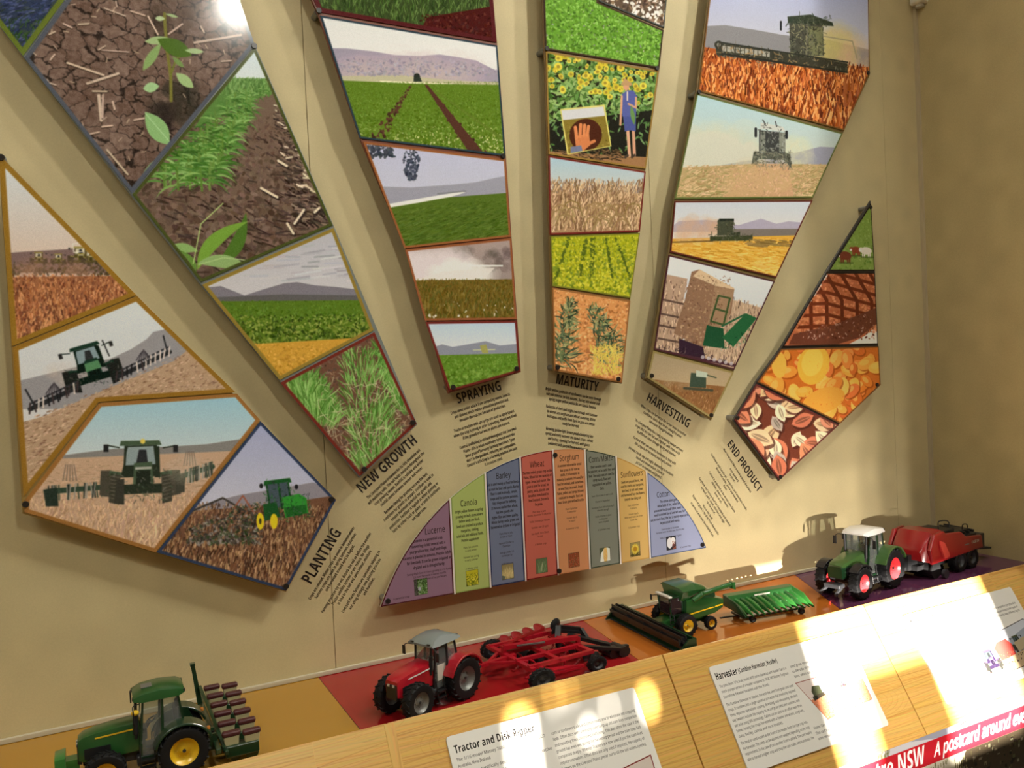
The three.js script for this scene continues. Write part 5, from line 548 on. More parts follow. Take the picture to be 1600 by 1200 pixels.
slopeSign(2.002, 0.055, 0.49, 0.244, 'white sign with a photo of a red baler on the bench front', (x) => {
  heading(x, 'Tractor and Baler', 14, 33, 21, 130); para(x, ['A square baler is used to cut, rake and compress', 'crops such as hay, cotton and straw into', 'bales that are easy to handle.', 'transport and store.', '', 'The large bales are made by', 'the baler as the tractor', 'pulls it along the windrow.', 'Bales are tied with twine', 'and dropped on the ground', 'to be collected later.'], 10, 52, 16.5, 8, 150);
  para(x, ['Bales are transported either flat bed or wrapped in tyre ground to', 'reduce the bags. The shape will grow past round to the made of', 'to day. Today is the straight is used mainly away different hay to', 'be made.'], 252, 50, 11.6, 8, 220);
  const q = [[214, 124], [466, 96], [478, 214], [206, 220]]; x.save(); x.beginPath(); q.forEach(([a, b], i) => i ? x.lineTo(a, b) : x.moveTo(a, b)); x.closePath(); x.clip(); x.fillStyle = css([196, 200, 210]); x.fillRect(200, 90, 290, 140); P.poly(x, [[300, 150], [400, 130], [490, 110], [490, 190], [200, 190]], [150, 158, 172]); P.poly(x, [[200, 188], [490, 170], [490, 230], [200, 230]], [190, 164, 132]); P.poly(x, [[280, 150], [300, 136], [345, 134], [360, 152], [356, 180], [284, 186]], [176, 66, 60]); P.rig(x, 244, 204, 58, [86, 66, 110]); P.rig(x, 388, 176, 44, [80, 84, 60]); P.poly(x, [[370, 150], [440, 140], [446, 168], [374, 176]], [176, 160, 130]); P.specks(x, 280, 450, 168, 200, 120, [[96, 74, 56], [60, 48, 40], [190, 150, 90]], 3, null, 1); x.restore(); P.line(x, [...q, q[0]], [44, 36, 40], 1.8);
});
{ // tourism poster on the vertical face under the slope
  const b = onSlope(0, SLOPE_LEN, -0.02), x0 = 1.5 * SK, x1 = 2.62 * SK, y1 = onSlope(0, SLOPE_LEN).y - 0.001, y0 = y1 - 0.5 * SK, z = b.z + 0.0005;
  const t = printWorld(null, 'tourism_poster', [[x0, y0], [x1, y0], [x1, y1], [x0, y1]], 0.003, (c, W, H) => {
    const s = W / 1.12; c.scale(s, s); c.fillStyle = css([206, 206, 212]); c.fillRect(0, 0, 1.12, 0.5); P.poly(c, [[0.34, 0.012], [0.5, 0.004], [0.62, 0.02], [0.46, 0.03]], [156, 160, 176]); P.poly(c, [[0.6, 0], [1.12, 0], [1.12, 0.03], [0.54, 0.03]], [128, 122, 120]);
    for (let i = 0; i < 220; i++) { const x = rr(0.14, 0.26), y = rr(0.0, 0.03); c.fillStyle = css(vary([128, 130, 92], 30)); c.fillRect(x, y, 0.002, rr(0.004, 0.014)); } P.line(c, [[0.16, 0], [0.16, 0.03]], [70, 66, 60], 0.002); P.line(c, [[0.23, 0.0], [0.23, 0.03]], [90, 86, 80], 0.002);
    P.poly(c, [[0.54, 0.004], [0.6, 0.002], [0.56, 0.016]], [240, 238, 232]); P.line(c, [[0.54, 0.016], [0.62, 0.002], [1.12, 0.001]], [50, 44, 42], 0.003);
    c.fillStyle = css([60, 52, 40]); c.fillRect(0, 0.09, 1.12, 0.41); for (let i = 0; i < 1500; i++) { c.fillStyle = css(vary(pick([[50, 46, 34], [74, 70, 48], [36, 32, 26], [110, 104, 84]]), 10)); c.fillRect(rr(0.2, 1.12), rr(0.09, 0.5), rr(0.002, 0.014), rr(0.002, 0.012)); } P.poly(c, [[0.2, 0.09], [0.56, 0.09], [0.5, 0.16], [0.2, 0.2]], [216, 210, 190]); for (let i = 0; i < 120; i++) { c.fillStyle = css(vary([128, 126, 90], 30)); c.fillRect(rr(0.4, 0.56), rr(0.09, 0.17), 0.003, 0.01); }
    c.fillStyle = css([196, 34, 46]); c.fillRect(0, 0.028, 1.12, 0.062);
    c.fillStyle = '#fff'; c.textAlign = 'right'; c.save(); c.translate(0.393, 0.0815); c.scale(0.00072, 0.001); c.font = 'bold 66px sans-serif'; c.fillText('Centre NSW', 0, 0); c.restore();
    c.textAlign = 'left'; c.save(); c.translate(0.43, 0.0745); c.transform(1, 0, -0.18, 1, 0, 0); c.scale(0.00078, 0.001); c.font = '50px sans-serif'; c.fillText('A postcard around every corner', 0, 0); c.lineWidth = 2.5; c.strokeStyle = '#fff'; c.strokeText('A postcard around every corner', 0, 0); c.restore();
  }, { res: 1500, thick: 0.002 });
  t.geometry.translate(-(x0 + x1) / 2, -y0, 0); t.position.set((x0 + x1) / 2, y0, z - 0.003); t.userData = { label: 'poster with a red band reading NSW A postcard around every corner', category: 'poster' };
}

// ---------------------------------------------------------------- the farm models (forward is +x, up is +y)
const paint = (r, g, b, rough = 0.28) => new THREE.MeshPhysicalMaterial({ color: new THREE.Color(r, g, b), roughness: rough, clearcoat: 0.5, clearcoatRoughness: 0.15 });
const M = { green: paint(0.016, 0.085, 0.018), dgreen: paint(0.009, 0.036, 0.013), lgreen: paint(0.03, 0.17, 0.03), fgreen: paint(0.045, 0.105, 0.026), yellow: paint(0.8, 0.5, 0.015), red: paint(0.42, 0.008, 0.02), cred: paint(0.26, 0.008, 0.01), tyre: std(new THREE.Color(0.008, 0.008, 0.009), 0.6, { specularIntensity: 0.6 }), black: std(new THREE.Color(0.014, 0.014, 0.015), 0.35), dark: std(new THREE.Color(0.035, 0.036, 0.04), 0.4), grey: paint(0.2, 0.225, 0.22, 0.4), silver: std(new THREE.Color(0.2, 0.2, 0.19), 0.35, { metalness: 0.4 }), white: paint(0.78, 0.76, 0.72, 0.3), rimred: paint(0.9, 0.05, 0.06), cream: std(new THREE.Color(0.4, 0.36, 0.2), 0.5), maroon: std(new THREE.Color(0.07, 0.014, 0.016), 0.4), seat: std(new THREE.Color(0.05, 0.04, 0.035), 0.8), glass: new THREE.MeshPhysicalMaterial({ color: new THREE.Color(0.72, 0.76, 0.74), roughness: 0.06, transmission: 0.85, thickness: 0, specularIntensity: 1 }), stone: std(new THREE.Color(0.62, 0.58, 0.5), 0.4) };
function tyreGeo(r, w) {
  const q = 0.53 * r, pr = [[q, -w * 0.36], [q * 1.08, -w * 0.46], [r * 0.88, -w * 0.5], [r * 0.955, -w * 0.4], [r * 0.965, 0], [r * 0.955, w * 0.4], [r * 0.88, w * 0.5], [q * 1.08, w * 0.46], [q, w * 0.36]].map((p) => new THREE.Vector2(...p));
  const g = [new THREE.LatheGeometry(pr, 30).rotateX(Math.PI / 2)], n = 18;
  for (let k = 0; k < n; k++) for (const s of [-1, 1]) { const l = new THREE.BoxGeometry(r * 0.085, r * 0.09, w * 0.52); l.rotateY(s * 0.55); l.translate(0, r * 0.955, s * w * 0.235); l.rotateZ((k + (s > 0 ? 0.5 : 0)) / n * Math.PI * 2); g.push(l); }
  return join(g);
}
function rimGeo(r, w) {
  const q = 0.55 * r, pr = [[0.001, w * 0.22], [r * 0.14, w * 0.22], [r * 0.16, w * 0.12], [r * 0.36, w * 0.1], [r * 0.42, w * 0.22], [q * 0.9, w * 0.26], [q, w * 0.42], [q * 1.02, w * 0.4], [q * 0.96, 0]];
  const f = new THREE.LatheGeometry([...pr].map(([a, b]) => new THREE.Vector2(a, b)), 28).rotateX(Math.PI / 2), b = f.clone().rotateY(Math.PI), studs = [];
  for (let k = 0; k < 8; k++) for (const s of [-1, 1]) { const a = k * Math.PI / 4; studs.push(new THREE.CylinderGeometry(r * 0.025, r * 0.025, w * 0.06, 6).rotateX(Math.PI / 2).translate(Math.cos(a) * r * 0.27, Math.sin(a) * r * 0.27, s * w * 0.14)); }
  return join(f, b, studs);
}
const wheelCache = new Map();
function wheel(parent, x, z, r, w, rim, y = r) {
  const key = r + '_' + w; if (!wheelCache.has(key)) wheelCache.set(key, [tyreGeo(r, w), rimGeo(r, w), new THREE.CylinderGeometry(r * 0.07, r * 0.07, w * 0.56, 12).rotateX(Math.PI / 2)]);
  const [a, b, h] = wheelCache.get(key), t = mesh('wheel', a, M.tyre, parent); t.position.set(x, y, z); mesh('rim', b, rim, t, 'painted wheel rim'); mesh('hub', h, M.dark, t); return t;
}
function fender(r, w, th, a0, a1, n = 14) { // curved mudguard about the origin, across z
  const s = new THREE.Shape(); for (let i = 0; i <= n; i++) { const a = a0 + (a1 - a0) * i / n; i ? s.lineTo(Math.cos(a) * (r + th), Math.sin(a) * (r + th)) : s.moveTo(Math.cos(a) * (r + th), Math.sin(a) * (r + th)); } for (let i = n; i >= 0; i--) { const a = a0 + (a1 - a0) * i / n; s.lineTo(Math.cos(a) * r, Math.sin(a) * r); }
  const g = new THREE.ExtrudeGeometry(s, { depth: w - 0.002, bevelEnabled: true, bevelSize: 0.001, bevelThickness: 0.001, bevelSegments: 1, curveSegments: 2 }); return g.translate(0, 0, -w / 2);
}
function tractor(name, label, pos, turn, scale, o) {
  const t = thing(name, label, 'model tractor', pos, turn, 'model tractors on the shelf'); t.scale.setScalar(scale);
  const wb = o.wb || 0.168, rx = -wb / 2, fx = wb / 2, rR = o.rear || 0.058, fR = o.front || 0.045, trk = 0.052;
  for (const s of [-1, 1]) { wheel(t, rx, s * (trk + 0.002), rR, 0.036, o.rim); wheel(t, fx, s * trk, fR, 0.029, o.rim); }
  mesh('chassis', join(box(0.155, 0.024, 0.034, 0.005, 0.05, 0, 0.004), box(0.05, 0.04, 0.05, rx + 0.006, 0.055, 0, 0.006), box(0.012, 0.016, 0.09, rx, rR, 0), box(0.06, 0.022, 0.078, -0.015, 0.042, 0, 0.005)), M.dark, t);
  mesh('front_axle', join(box(0.018, 0.014, 0.078, fx, fR, 0, 0.003), box(0.03, 0.018, 0.024, fx, fR + 0.01, 0, 0.003), bar([fx - 0.016, fR, -0.034], [fx - 0.016, fR, 0.034], 0.0025)), M.dark, t);
  // bonnet
  const h0 = o.hoodRear || 0.112, h1 = o.hoodFront || 0.1;
  const hw = o.hoodWide || 1, R5 = (y0, y1, wb_, wt, r) => hoodRing(y0, y1, wb_ * hw, wt * hw, r);
  const hood = mesh('bonnet', loft([[0.006, R5(0.062, h0, 0.026, 0.027, 0.009)], [0.05, R5(0.062, h0 * 0.6 + h1 * 0.4 + 0.002, 0.0245, 0.0255, 0.009)], [0.09, R5(0.062, h1 + 0.003, 0.0235, 0.0235, 0.008)], [0.114, R5(0.062, h1 - 0.002, 0.0215, 0.0215, 0.007)], [0.124, R5(0.064, h1 - 0.009, 0.0175, 0.0185, 0.006)]]), o.hood, t);
  mesh('grille', join(loft([[0.118, R5(0.056, h1 - 0.014, 0.018, 0.018, 0.004)], [0.1262, R5(0.058, h1 - 0.018, 0.0155, 0.0155, 0.004)]]), box(0.05, 0.022, 0.0015, 0.088, 0.078, -0.0244 * hw), box(0.05, 0.022, 0.0015, 0.088, 0.078, 0.0244 * hw)), M.black, hood);
  if (!o.noLamps) for (const s of [-1, 1]) mesh('headlight', box(0.003, 0.006, 0.008, 0.1262, h1 - 0.02, s * 0.009, 0.001), M.stone, hood, 'small pale headlight');
  if (o.stripe) for (const s of [-1, 1]) mesh('stripe', beam([0.012, h0 - 0.013, s * 0.0274 * hw], [0.092, h1 - 0.009, s * 0.024 * hw], 0.0012, 0.003), o.stripe, hood, 'thin contrasting stripe');
  // cab
  const c0 = -0.082, c1 = 0.006, cw = 0.043, yb = 0.078, yt = o.cabTop || 0.162, tuck = 0.006;
  const cab = mesh('cab_frame', join(...[-1, 1].map((s) => [beam([c1, yb - 0.012, s * cw * 0.78], [c1 - 0.008, yt, s * (cw - tuck)], 0.0045, 0.0045), beam([-0.036, yb - 0.03, s * cw], [-0.04, yt, s * (cw - tuck + 0.002)], 0.005, 0.0055), beam([c0, yb + 0.02, s * cw * 0.9], [c0 + 0.01, yt, s * (cw - tuck)], 0.0045, 0.0045), beam([c1 - 0.008, yt, s * (cw - tuck)], [c0 + 0.01, yt, s * (cw - tuck)], 0.004, 0.004), beam([c1, yb - 0.03, s * cw * 0.8], [c1, yb, s * cw * 0.8], 0.005, 0.006), beam([c1, yb - 0.03, s * cw * 0.86], [-0.036, yb - 0.03, s * cw], 0.004, 0.006)]), box(0.07, 0.012, 0.074, -0.03, yb - 0.032, 0), box(0.012, 0.05, 0.06, c1 - 0.004, yb - 0.006, 0)), o.frame || M.black, t);
  const pane = (pts) => { const g = new THREE.BufferGeometry(); g.setAttribute('position', new THREE.Float32BufferAttribute(pts.flat(), 3)); g.setIndex([0, 1, 2, 0, 2, 3]); g.computeVertexNormals(); return g; };
  for (const s of [-1, 1]) { mesh('side_window', pane([[c1, yb - 0.025, s * cw * 0.84], [-0.036, yb - 0.025, s * cw], [-0.04, yt, s * (cw - tuck + 0.002)], [c1 - 0.008, yt, s * (cw - tuck)]]), M.glass, cab); mesh('rear_quarter_window', pane([[-0.036, yb + 0.018, s * cw], [c0, yb + 0.022, s * cw * 0.9], [c0 + 0.01, yt, s * (cw - tuck)], [-0.04, yt, s * (cw - tuck + 0.002)]]), M.glass, cab); }
  mesh('windscreen', pane([[c1, yb + 0.02, -cw * 0.79], [c1, yb + 0.02, cw * 0.79], [c1 - 0.008, yt, cw - tuck], [c1 - 0.008, yt, -cw + tuck]]), M.glass, cab); mesh('rear_window', pane([[c0, yb + 0.022, cw * 0.9], [c0, yb + 0.022, -cw * 0.9], [c0 + 0.01, yt, -cw + tuck], [c0 + 0.01, yt, cw - tuck]]), M.glass, cab);
  // roof
  const rw = o.roofWidth || 0.046, ro = mesh('roof', loft(o.roofSections || [[c0 - 0.004, hoodRing(yt + 0.001, yt + 0.008, rw * 0.85, rw * 0.84, 0.005)], [c0 + 0.008, hoodRing(yt - 0.002, yt + 0.015, rw, rw * 0.97, 0.009)], [-0.035, hoodRing(yt - 0.002, yt + 0.02, rw, rw * 0.97, 0.012)], [c1 - 0.006, hoodRing(yt - 0.002, yt + 0.016, rw, rw * 0.96, 0.01)], [c1 + 0.01, hoodRing(yt, yt + 0.008, rw * 0.88, rw * 0.86, 0.005)]]), o.roof, t);
  if (o.hatch) mesh('roof_hatch', box(0.022, 0.002, 0.026, -0.012, yt + 0.0185, 0, 0.0008), M.silver, ro, 'pale square roof hatch');
  mesh('work_lamps', join(...[-1, 1].map((s) => [box(0.004, 0.006, 0.012, c1 + 0.01, yt + 0.004, s * 0.03, 0.001), box(0.005, 0.006, 0.01, c0 - 0.003, yt + 0.005, s * 0.034, 0.001)])), M.black, ro);
  // mudguards, seat, wheel, exhaust, mirrors, steps, hitch
  for (const s of [-1, 1]) { const f = mesh('mudguard', join(fender(rR + 0.005, 0.042, 0.003, 0.35, 2.75).translate(rx, rR, s * trk), prism([[rx + 0.055, rR], [rx + 0.045, rR + 0.04], [rx + 0.02, rR + 0.058], [rx - 0.02, rR + 0.058], [rx - 0.03, rR + 0.03]], 0.003).translate(0, 0, s * (trk - 0.021))), o.fender, t); mesh('tail_lamp', box(0.006, 0.006, 0.01, rx - 0.052, rR + 0.036, s * (trk + 0.006), 0.001), paint(0.6, 0.2, 0.02), f, 'small orange tail lamp'); if (!o.noFront) mesh('front_mudguard', fender(fR + 0.005, 0.028, 0.0022, 0.75, 2.5, 10).translate(fx, fR, s * trk), o.frontFender || M.black, t); mesh('step', join(box(0.03, 0.003, 0.014, -0.006, 0.03, s * 0.047), box(0.028, 0.003, 0.014, -0.006, 0.046, s * 0.047), bar([0.008, 0.02, s * 0.05], [0.008, 0.075, s * 0.043], 0.0016), bar([-0.02, 0.02, s * 0.05], [-0.02, 0.075, s * 0.043], 0.0016)), M.black, t); }
  mesh('seat', join(box(0.03, 0.012, 0.03, -0.052, 0.09, 0, 0.004), box(0.01, 0.042, 0.03, -0.068, 0.112, 0, 0.004), box(0.008, 0.014, 0.018, -0.071, 0.139, 0, 0.003)), o.seat || M.seat, t);
  mesh('steering_wheel', join(new THREE.TorusGeometry(0.011, 0.0018, 8, 22).rotateX(Math.PI / 2).rotateZ(-0.5).translate(-0.018, 0.112, 0), bar([0.0, 0.085, 0], [-0.018, 0.112, 0], 0.0026), box(0.014, 0.026, 0.03, -0.002, 0.09, 0, 0.003)), o.dash || M.dark, t);
  mesh('exhaust', join(bar([0.014, 0.09, -0.031], [0.012, o.exhaustTop || 0.168, -0.034], 0.0034, 10), bar([0.014, 0.1, -0.032], [0.013, 0.14, -0.033], 0.0054, 10)), M.black, t);
  if (o.leftStack) mesh('air_intake', join(bar([0.014, 0.09, 0.031], [0.012, 0.165, 0.034], 0.0036, 10), box(0.008, 0.02, 0.009, 0.012, 0.158, 0.036, 0.002)), M.black, t);
  for (const s of [-1, 1]) mesh('mirror', join(tube([[c1, yt - 0.006, s * cw * 0.86], [c1 + 0.012, yt - 0.004, s * (cw + 0.01)], [c1 + 0.012, yt - 0.012, s * (cw + 0.018)]], 0.0013, 8, 5), box(0.003, 0.024, 0.011, c1 + 0.012, yt - 0.022, s * (cw + 0.019), 0.0012)), M.black, t);
  mesh('rear_linkage', join(...[-1, 1].map((s) => [beam([rx - 0.02, 0.034, s * 0.014], [rx - 0.075, 0.03, s * 0.018], 0.004, 0.006), bar([rx - 0.025, 0.075, s * 0.016], [rx - 0.058, 0.032, s * 0.018], 0.002)]), beam([rx - 0.02, 0.06, 0], [rx - 0.07, 0.055, 0], 0.004, 0.004), box(0.05, 0.006, 0.012, rx - 0.035, 0.024, 0)), M.black, t);
  if (o.extra) o.extra(t, { wb, rx, fx, rR, fR, trk, yt, c0, c1, cw });
  return t;
}
const ON = SHELF + 0.0003;
// green tractor with the front weight
tractor('model_tractor', 'green model tractor with yellow wheels and a green roof beside the planter', [0.062, ON, 0.302], Math.PI, 0.86, { wb: 0.154, rear: 0.053, front: 0.042, noFront: true, hood: M.green, roof: M.green, fender: M.dgreen, rim: M.yellow, stripe: M.yellow, hatch: true, frame: M.dgreen, hoodRear: 0.124, hoodFront: 0.116, hoodWide: 1.1, cabTop: 0.17,
  extra(t, k) { mesh('front_weight', join(loft([[0.148, hoodRing(0.044, 0.082, 0.03, 0.03, 0.004)], [0.168, hoodRing(0.05, 0.08, 0.028, 0.028, 0.004)]]), box(0.03, 0.02, 0.03, 0.138, 0.058, 0)), M.lgreen, t, 'green front weight block'); mesh('beacon', join(new THREE.SphereGeometry(0.0075, 14, 10).scale(1.1, 0.8, 1).translate(0.014, 0.148, -0.04)), M.yellow, t, 'round yellow beacon'); } });
// planter with two rows of lidded hoppers on a long toolbar
{
  const t = thing('seed_planter', 'green model planter with cream lidded hoppers and a tall folded marker', 'model planter', [0.212, ON, 0.22]);
  mesh('toolbar', join(box(0.01, 0.01, 0.31, -0.026, 0.036, 0, 0.002), box(0.007, 0.008, 0.31, -0.012, 0.03, 0, 0.002), box(0.02, 0.03, 0.006, -0.034, 0.04, 0.08), box(0.02, 0.03, 0.006, -0.034, 0.04, 0.11)), M.dgreen, t);
  mesh('marker_arm', join(beam([-0.028, 0.036, -0.1], [-0.04, 0.125, -0.1], 0.006, 0.008), beam([-0.034, 0.04, -0.085], [-0.04, 0.105, -0.098], 0.003, 0.003), beam([-0.028, 0.075, -0.1], [-0.014, 0.034, 0.145], 0.006, 0.007), box(0.01, 0.005, 0.012, -0.04, 0.126, -0.1)), M.dgreen, t);
  const hop = prism([[-0.012, 0], [0.012, 0], [0.0145, 0.02], [-0.0145, 0.02]], 0.012, 0.0012), lid = box(0.034, 0.0105, 0.015, 0, 0.0238, 0, 0.0045), frame = join(beam([-0.022, 0.034, 0], [0.04, 0.022, 0], 0.005, 0.006), new THREE.CylinderGeometry(0.012, 0.012, 0.003, 18).rotateX(Math.PI / 2).translate(0.006, 0.0125, -0.005), new THREE.CylinderGeometry(0.012, 0.012, 0.003, 18).rotateX(Math.PI / 2).translate(0.036, 0.0125, 0.005), box(0.062, 0.022, 0.026, 0.018, 0.025, 0, 0.003));
  for (let i = 0; i < 6; i++) { const z = -0.138 + i * 0.054, u = mesh('row_unit', frame, M.dgreen, t); u.position.set(0, 0, z); mesh('hopper', hop, M.cream, u, 'cream seed hopper').position.set(0, 0.032, 0); mesh('lid', lid, M.maroon, u, 'dark rounded lid').position.set(0, 0.032, 0); mesh('hopper', hop, M.cream, u, 'cream seed hopper').position.set(0.037, 0.029, 0.003); mesh('lid', lid, M.maroon, u, 'dark rounded lid').position.set(0.037, 0.029, 0.003); }
  for (const z of [-0.111, 0.105]) wheel(t, 0.004, z, 0.016, 0.01, M.yellow);
}
// red tractor and disk ripper
tractor('model_tractor', 'red model tractor with a grey roof and grey wheels on the red sheet', [0.626, ON, 0.308], Math.PI + 0.42, 0.82, { noFront: true, hood: M.red, roof: M.grey, fender: M.red, rim: M.silver, stripe: M.white, frame: M.black, seat: M.dark, dash: M.stone, rear: 0.057, front: 0.048, hoodRear: 0.122, hoodFront: 0.112, hoodWide: 1.2, cabTop: 0.164, exhaustTop: 0.17, leftStack: false, roofWidth: 0.047,
  roofSections: [[-0.09, hoodRing(0.163, 0.168, 0.046, 0.045, 0.003)], [-0.07, hoodRing(0.163, 0.178, 0.048, 0.036, 0.004)], [-0.03, hoodRing(0.163, 0.185, 0.048, 0.03, 0.005)], [0.0, hoodRing(0.163, 0.178, 0.048, 0.036, 0.004)], [0.018, hoodRing(0.163, 0.168, 0.046, 0.045, 0.003)]],
  extra(t) { mesh('cab_lining', join(box(0.03, 0.04, 0.002, -0.018, 0.09, 0.0385), box(0.03, 0.04, 0.002, -0.018, 0.09, -0.0385), box(0.02, 0.03, 0.05, -0.006, 0.1, 0, 0.004)), M.stone, t, 'pale inner cab panels'); } });
{
  const t = thing('disk_ripper', 'red model disk ripper with folded black discs behind the red tractor', 'model implement', [0.93, ON, 0.245], 0.08); t.scale.set(0.96, 0.7, 0.96);
  mesh('drawbar', join(beam([-0.16, 0.055, 0.0], [-0.06, 0.06, 0.0], 0.012, 0.01), beam([-0.14, 0.056, 0], [-0.06, 0.06, 0.06], 0.008, 0.008), beam([-0.14, 0.056, 0], [-0.06, 0.06, -0.06], 0.008, 0.008)), M.red, t);
  mesh('main_frame', join(beam([-0.08, 0.06, -0.1], [-0.08, 0.06, 0.115], 0.012, 0.012), beam([0.0, 0.062, -0.1], [0.0, 0.062, 0.105], 0.012, 0.012), beam([0.1, 0.058, -0.09], [0.1, 0.058, 0.095], 0.012, 0.012), ...[-0.085, -0.02, 0.045, 0.1].map((z) => beam([-0.085, 0.064, z], [0.105, 0.06, z], 0.01, 0.012)), beam([-0.08, 0.085, -0.02], [0.11, 0.08, 0.03], 0.014, 0.014), beam([-0.08, 0.06, -0.02], [-0.08, 0.088, -0.02], 0.01, 0.01), beam([0.11, 0.058, 0.03], [0.11, 0.082, 0.03], 0.01, 0.01)), M.red, t);
  mesh('decal', beam([-0.05, 0.0875, -0.008], [0.02, 0.086, 0.012], 0.0148, 0.004), M.silver, t, 'pale lettering strip along the beam');
  mesh('side_brace', join(beam([-0.05, 0.05, 0.11], [0.06, 0.032, 0.12], 0.007, 0.008), beam([-0.07, 0.034, 0.115], [0.05, 0.03, 0.12], 0.007, 0.007), beam([-0.055, 0.06, 0.11], [-0.055, 0.02, 0.115], 0.01, 0.01)), M.red, t);
  for (const [x, z] of [[-0.07, 0.132], [-0.055, -0.12], [0.1, 0.12]]) wheel(t, x, z, x > 0 ? 0.026 : 0.034, 0.018, M.dark);
  const tine = join(tube([[0, 0.06, 0], [0.014, 0.045, 0], [0.012, 0.02, 0], [-0.006, 0.004, 0]], 0.0032, 10, 6), box(0.012, 0.004, 0.008, -0.008, 0.003, 0)); let n = 0;
  for (const [x, zs] of [[-0.05, [-0.07, -0.01, 0.05]], [0.02, [-0.075, -0.035, 0.02, 0.075]], [0.08, [-0.06, 0.0, 0.06]]]) for (const z of zs) mesh('tine', tine, n++ % 2 ? M.cred : M.red, t).position.set(x, 0, z);
  const disc = new THREE.LatheGeometry([[0.002, 0.004], [0.012, 0.003], [0.021, -0.001], [0.0215, -0.0018], [0.012, 0.0014], [0.002, 0.0026]].map((p) => new THREE.Vector2(...p)), 20).rotateX(Math.PI / 2).rotateY(0.3);
  for (let i = 0; i < 7; i++) mesh('disc', disc, M.black, t).position.set(-0.02 + i * 0.006, 0.0216, -0.11 + i * 0.02);
  for (let i = 0; i < 6; i++) mesh('disc', disc, M.black, t).position.set(0.125, 0.022, -0.07 + i * 0.03);
  const wing = mesh('folded_wing', join(beam([0.1, 0.05, -0.045], [0.115, 0.09, -0.06], 0.014, 0.02), beam([0.16, 0.05, 0.0], [0.155, 0.082, -0.02], 0.01, 0.014), beam([0.115, 0.086, -0.058], [0.155, 0.08, -0.02], 0.008, 0.014), beam([0.11, 0.075, -0.052], [0.158, 0.07, -0.01], 0.008, 0.01), beam([0.12, 0.065, -0.03], [0.19, 0.04, 0.06], 0.014, 0.012), beam([0.1, 0.052, 0.03], [0.2, 0.034, 0.09], 0.012, 0.01), beam([0.17, 0.028, 0.05], [0.24, 0.024, 0.07], 0.012, 0.014)), M.black, t, 'black upright folded wing frame');
  for (const [x, y, z] of [[0.112, 0.092, -0.07], [0.112, 0.07, -0.066]]) { const d = mesh('wing_disc', disc, M.black, wing); d.position.set(x, y, z); }
  for (const [x, z] of [[0.19, 0.075], [0.215, 0.082]]) { const d = mesh('roller', new THREE.CylinderGeometry(0.018, 0.018, 0.05, 14).rotateX(Math.PI / 2), M.black, t); d.position.set(x, 0.018, z - 0.02); }
  mesh('raised_disc_gang', join(beam([-0.06, 0.058, -0.07], [0.09, 0.07, -0.1], 0.012, 0.012), ...[0, 1, 2, 3].map((k) => disc.clone().rotateX(-0.9).translate(-0.02 + k * 0.035, 0.062 + k * 0.004, -0.105))), M.cred, t, 'dark red raised disc gang');
}
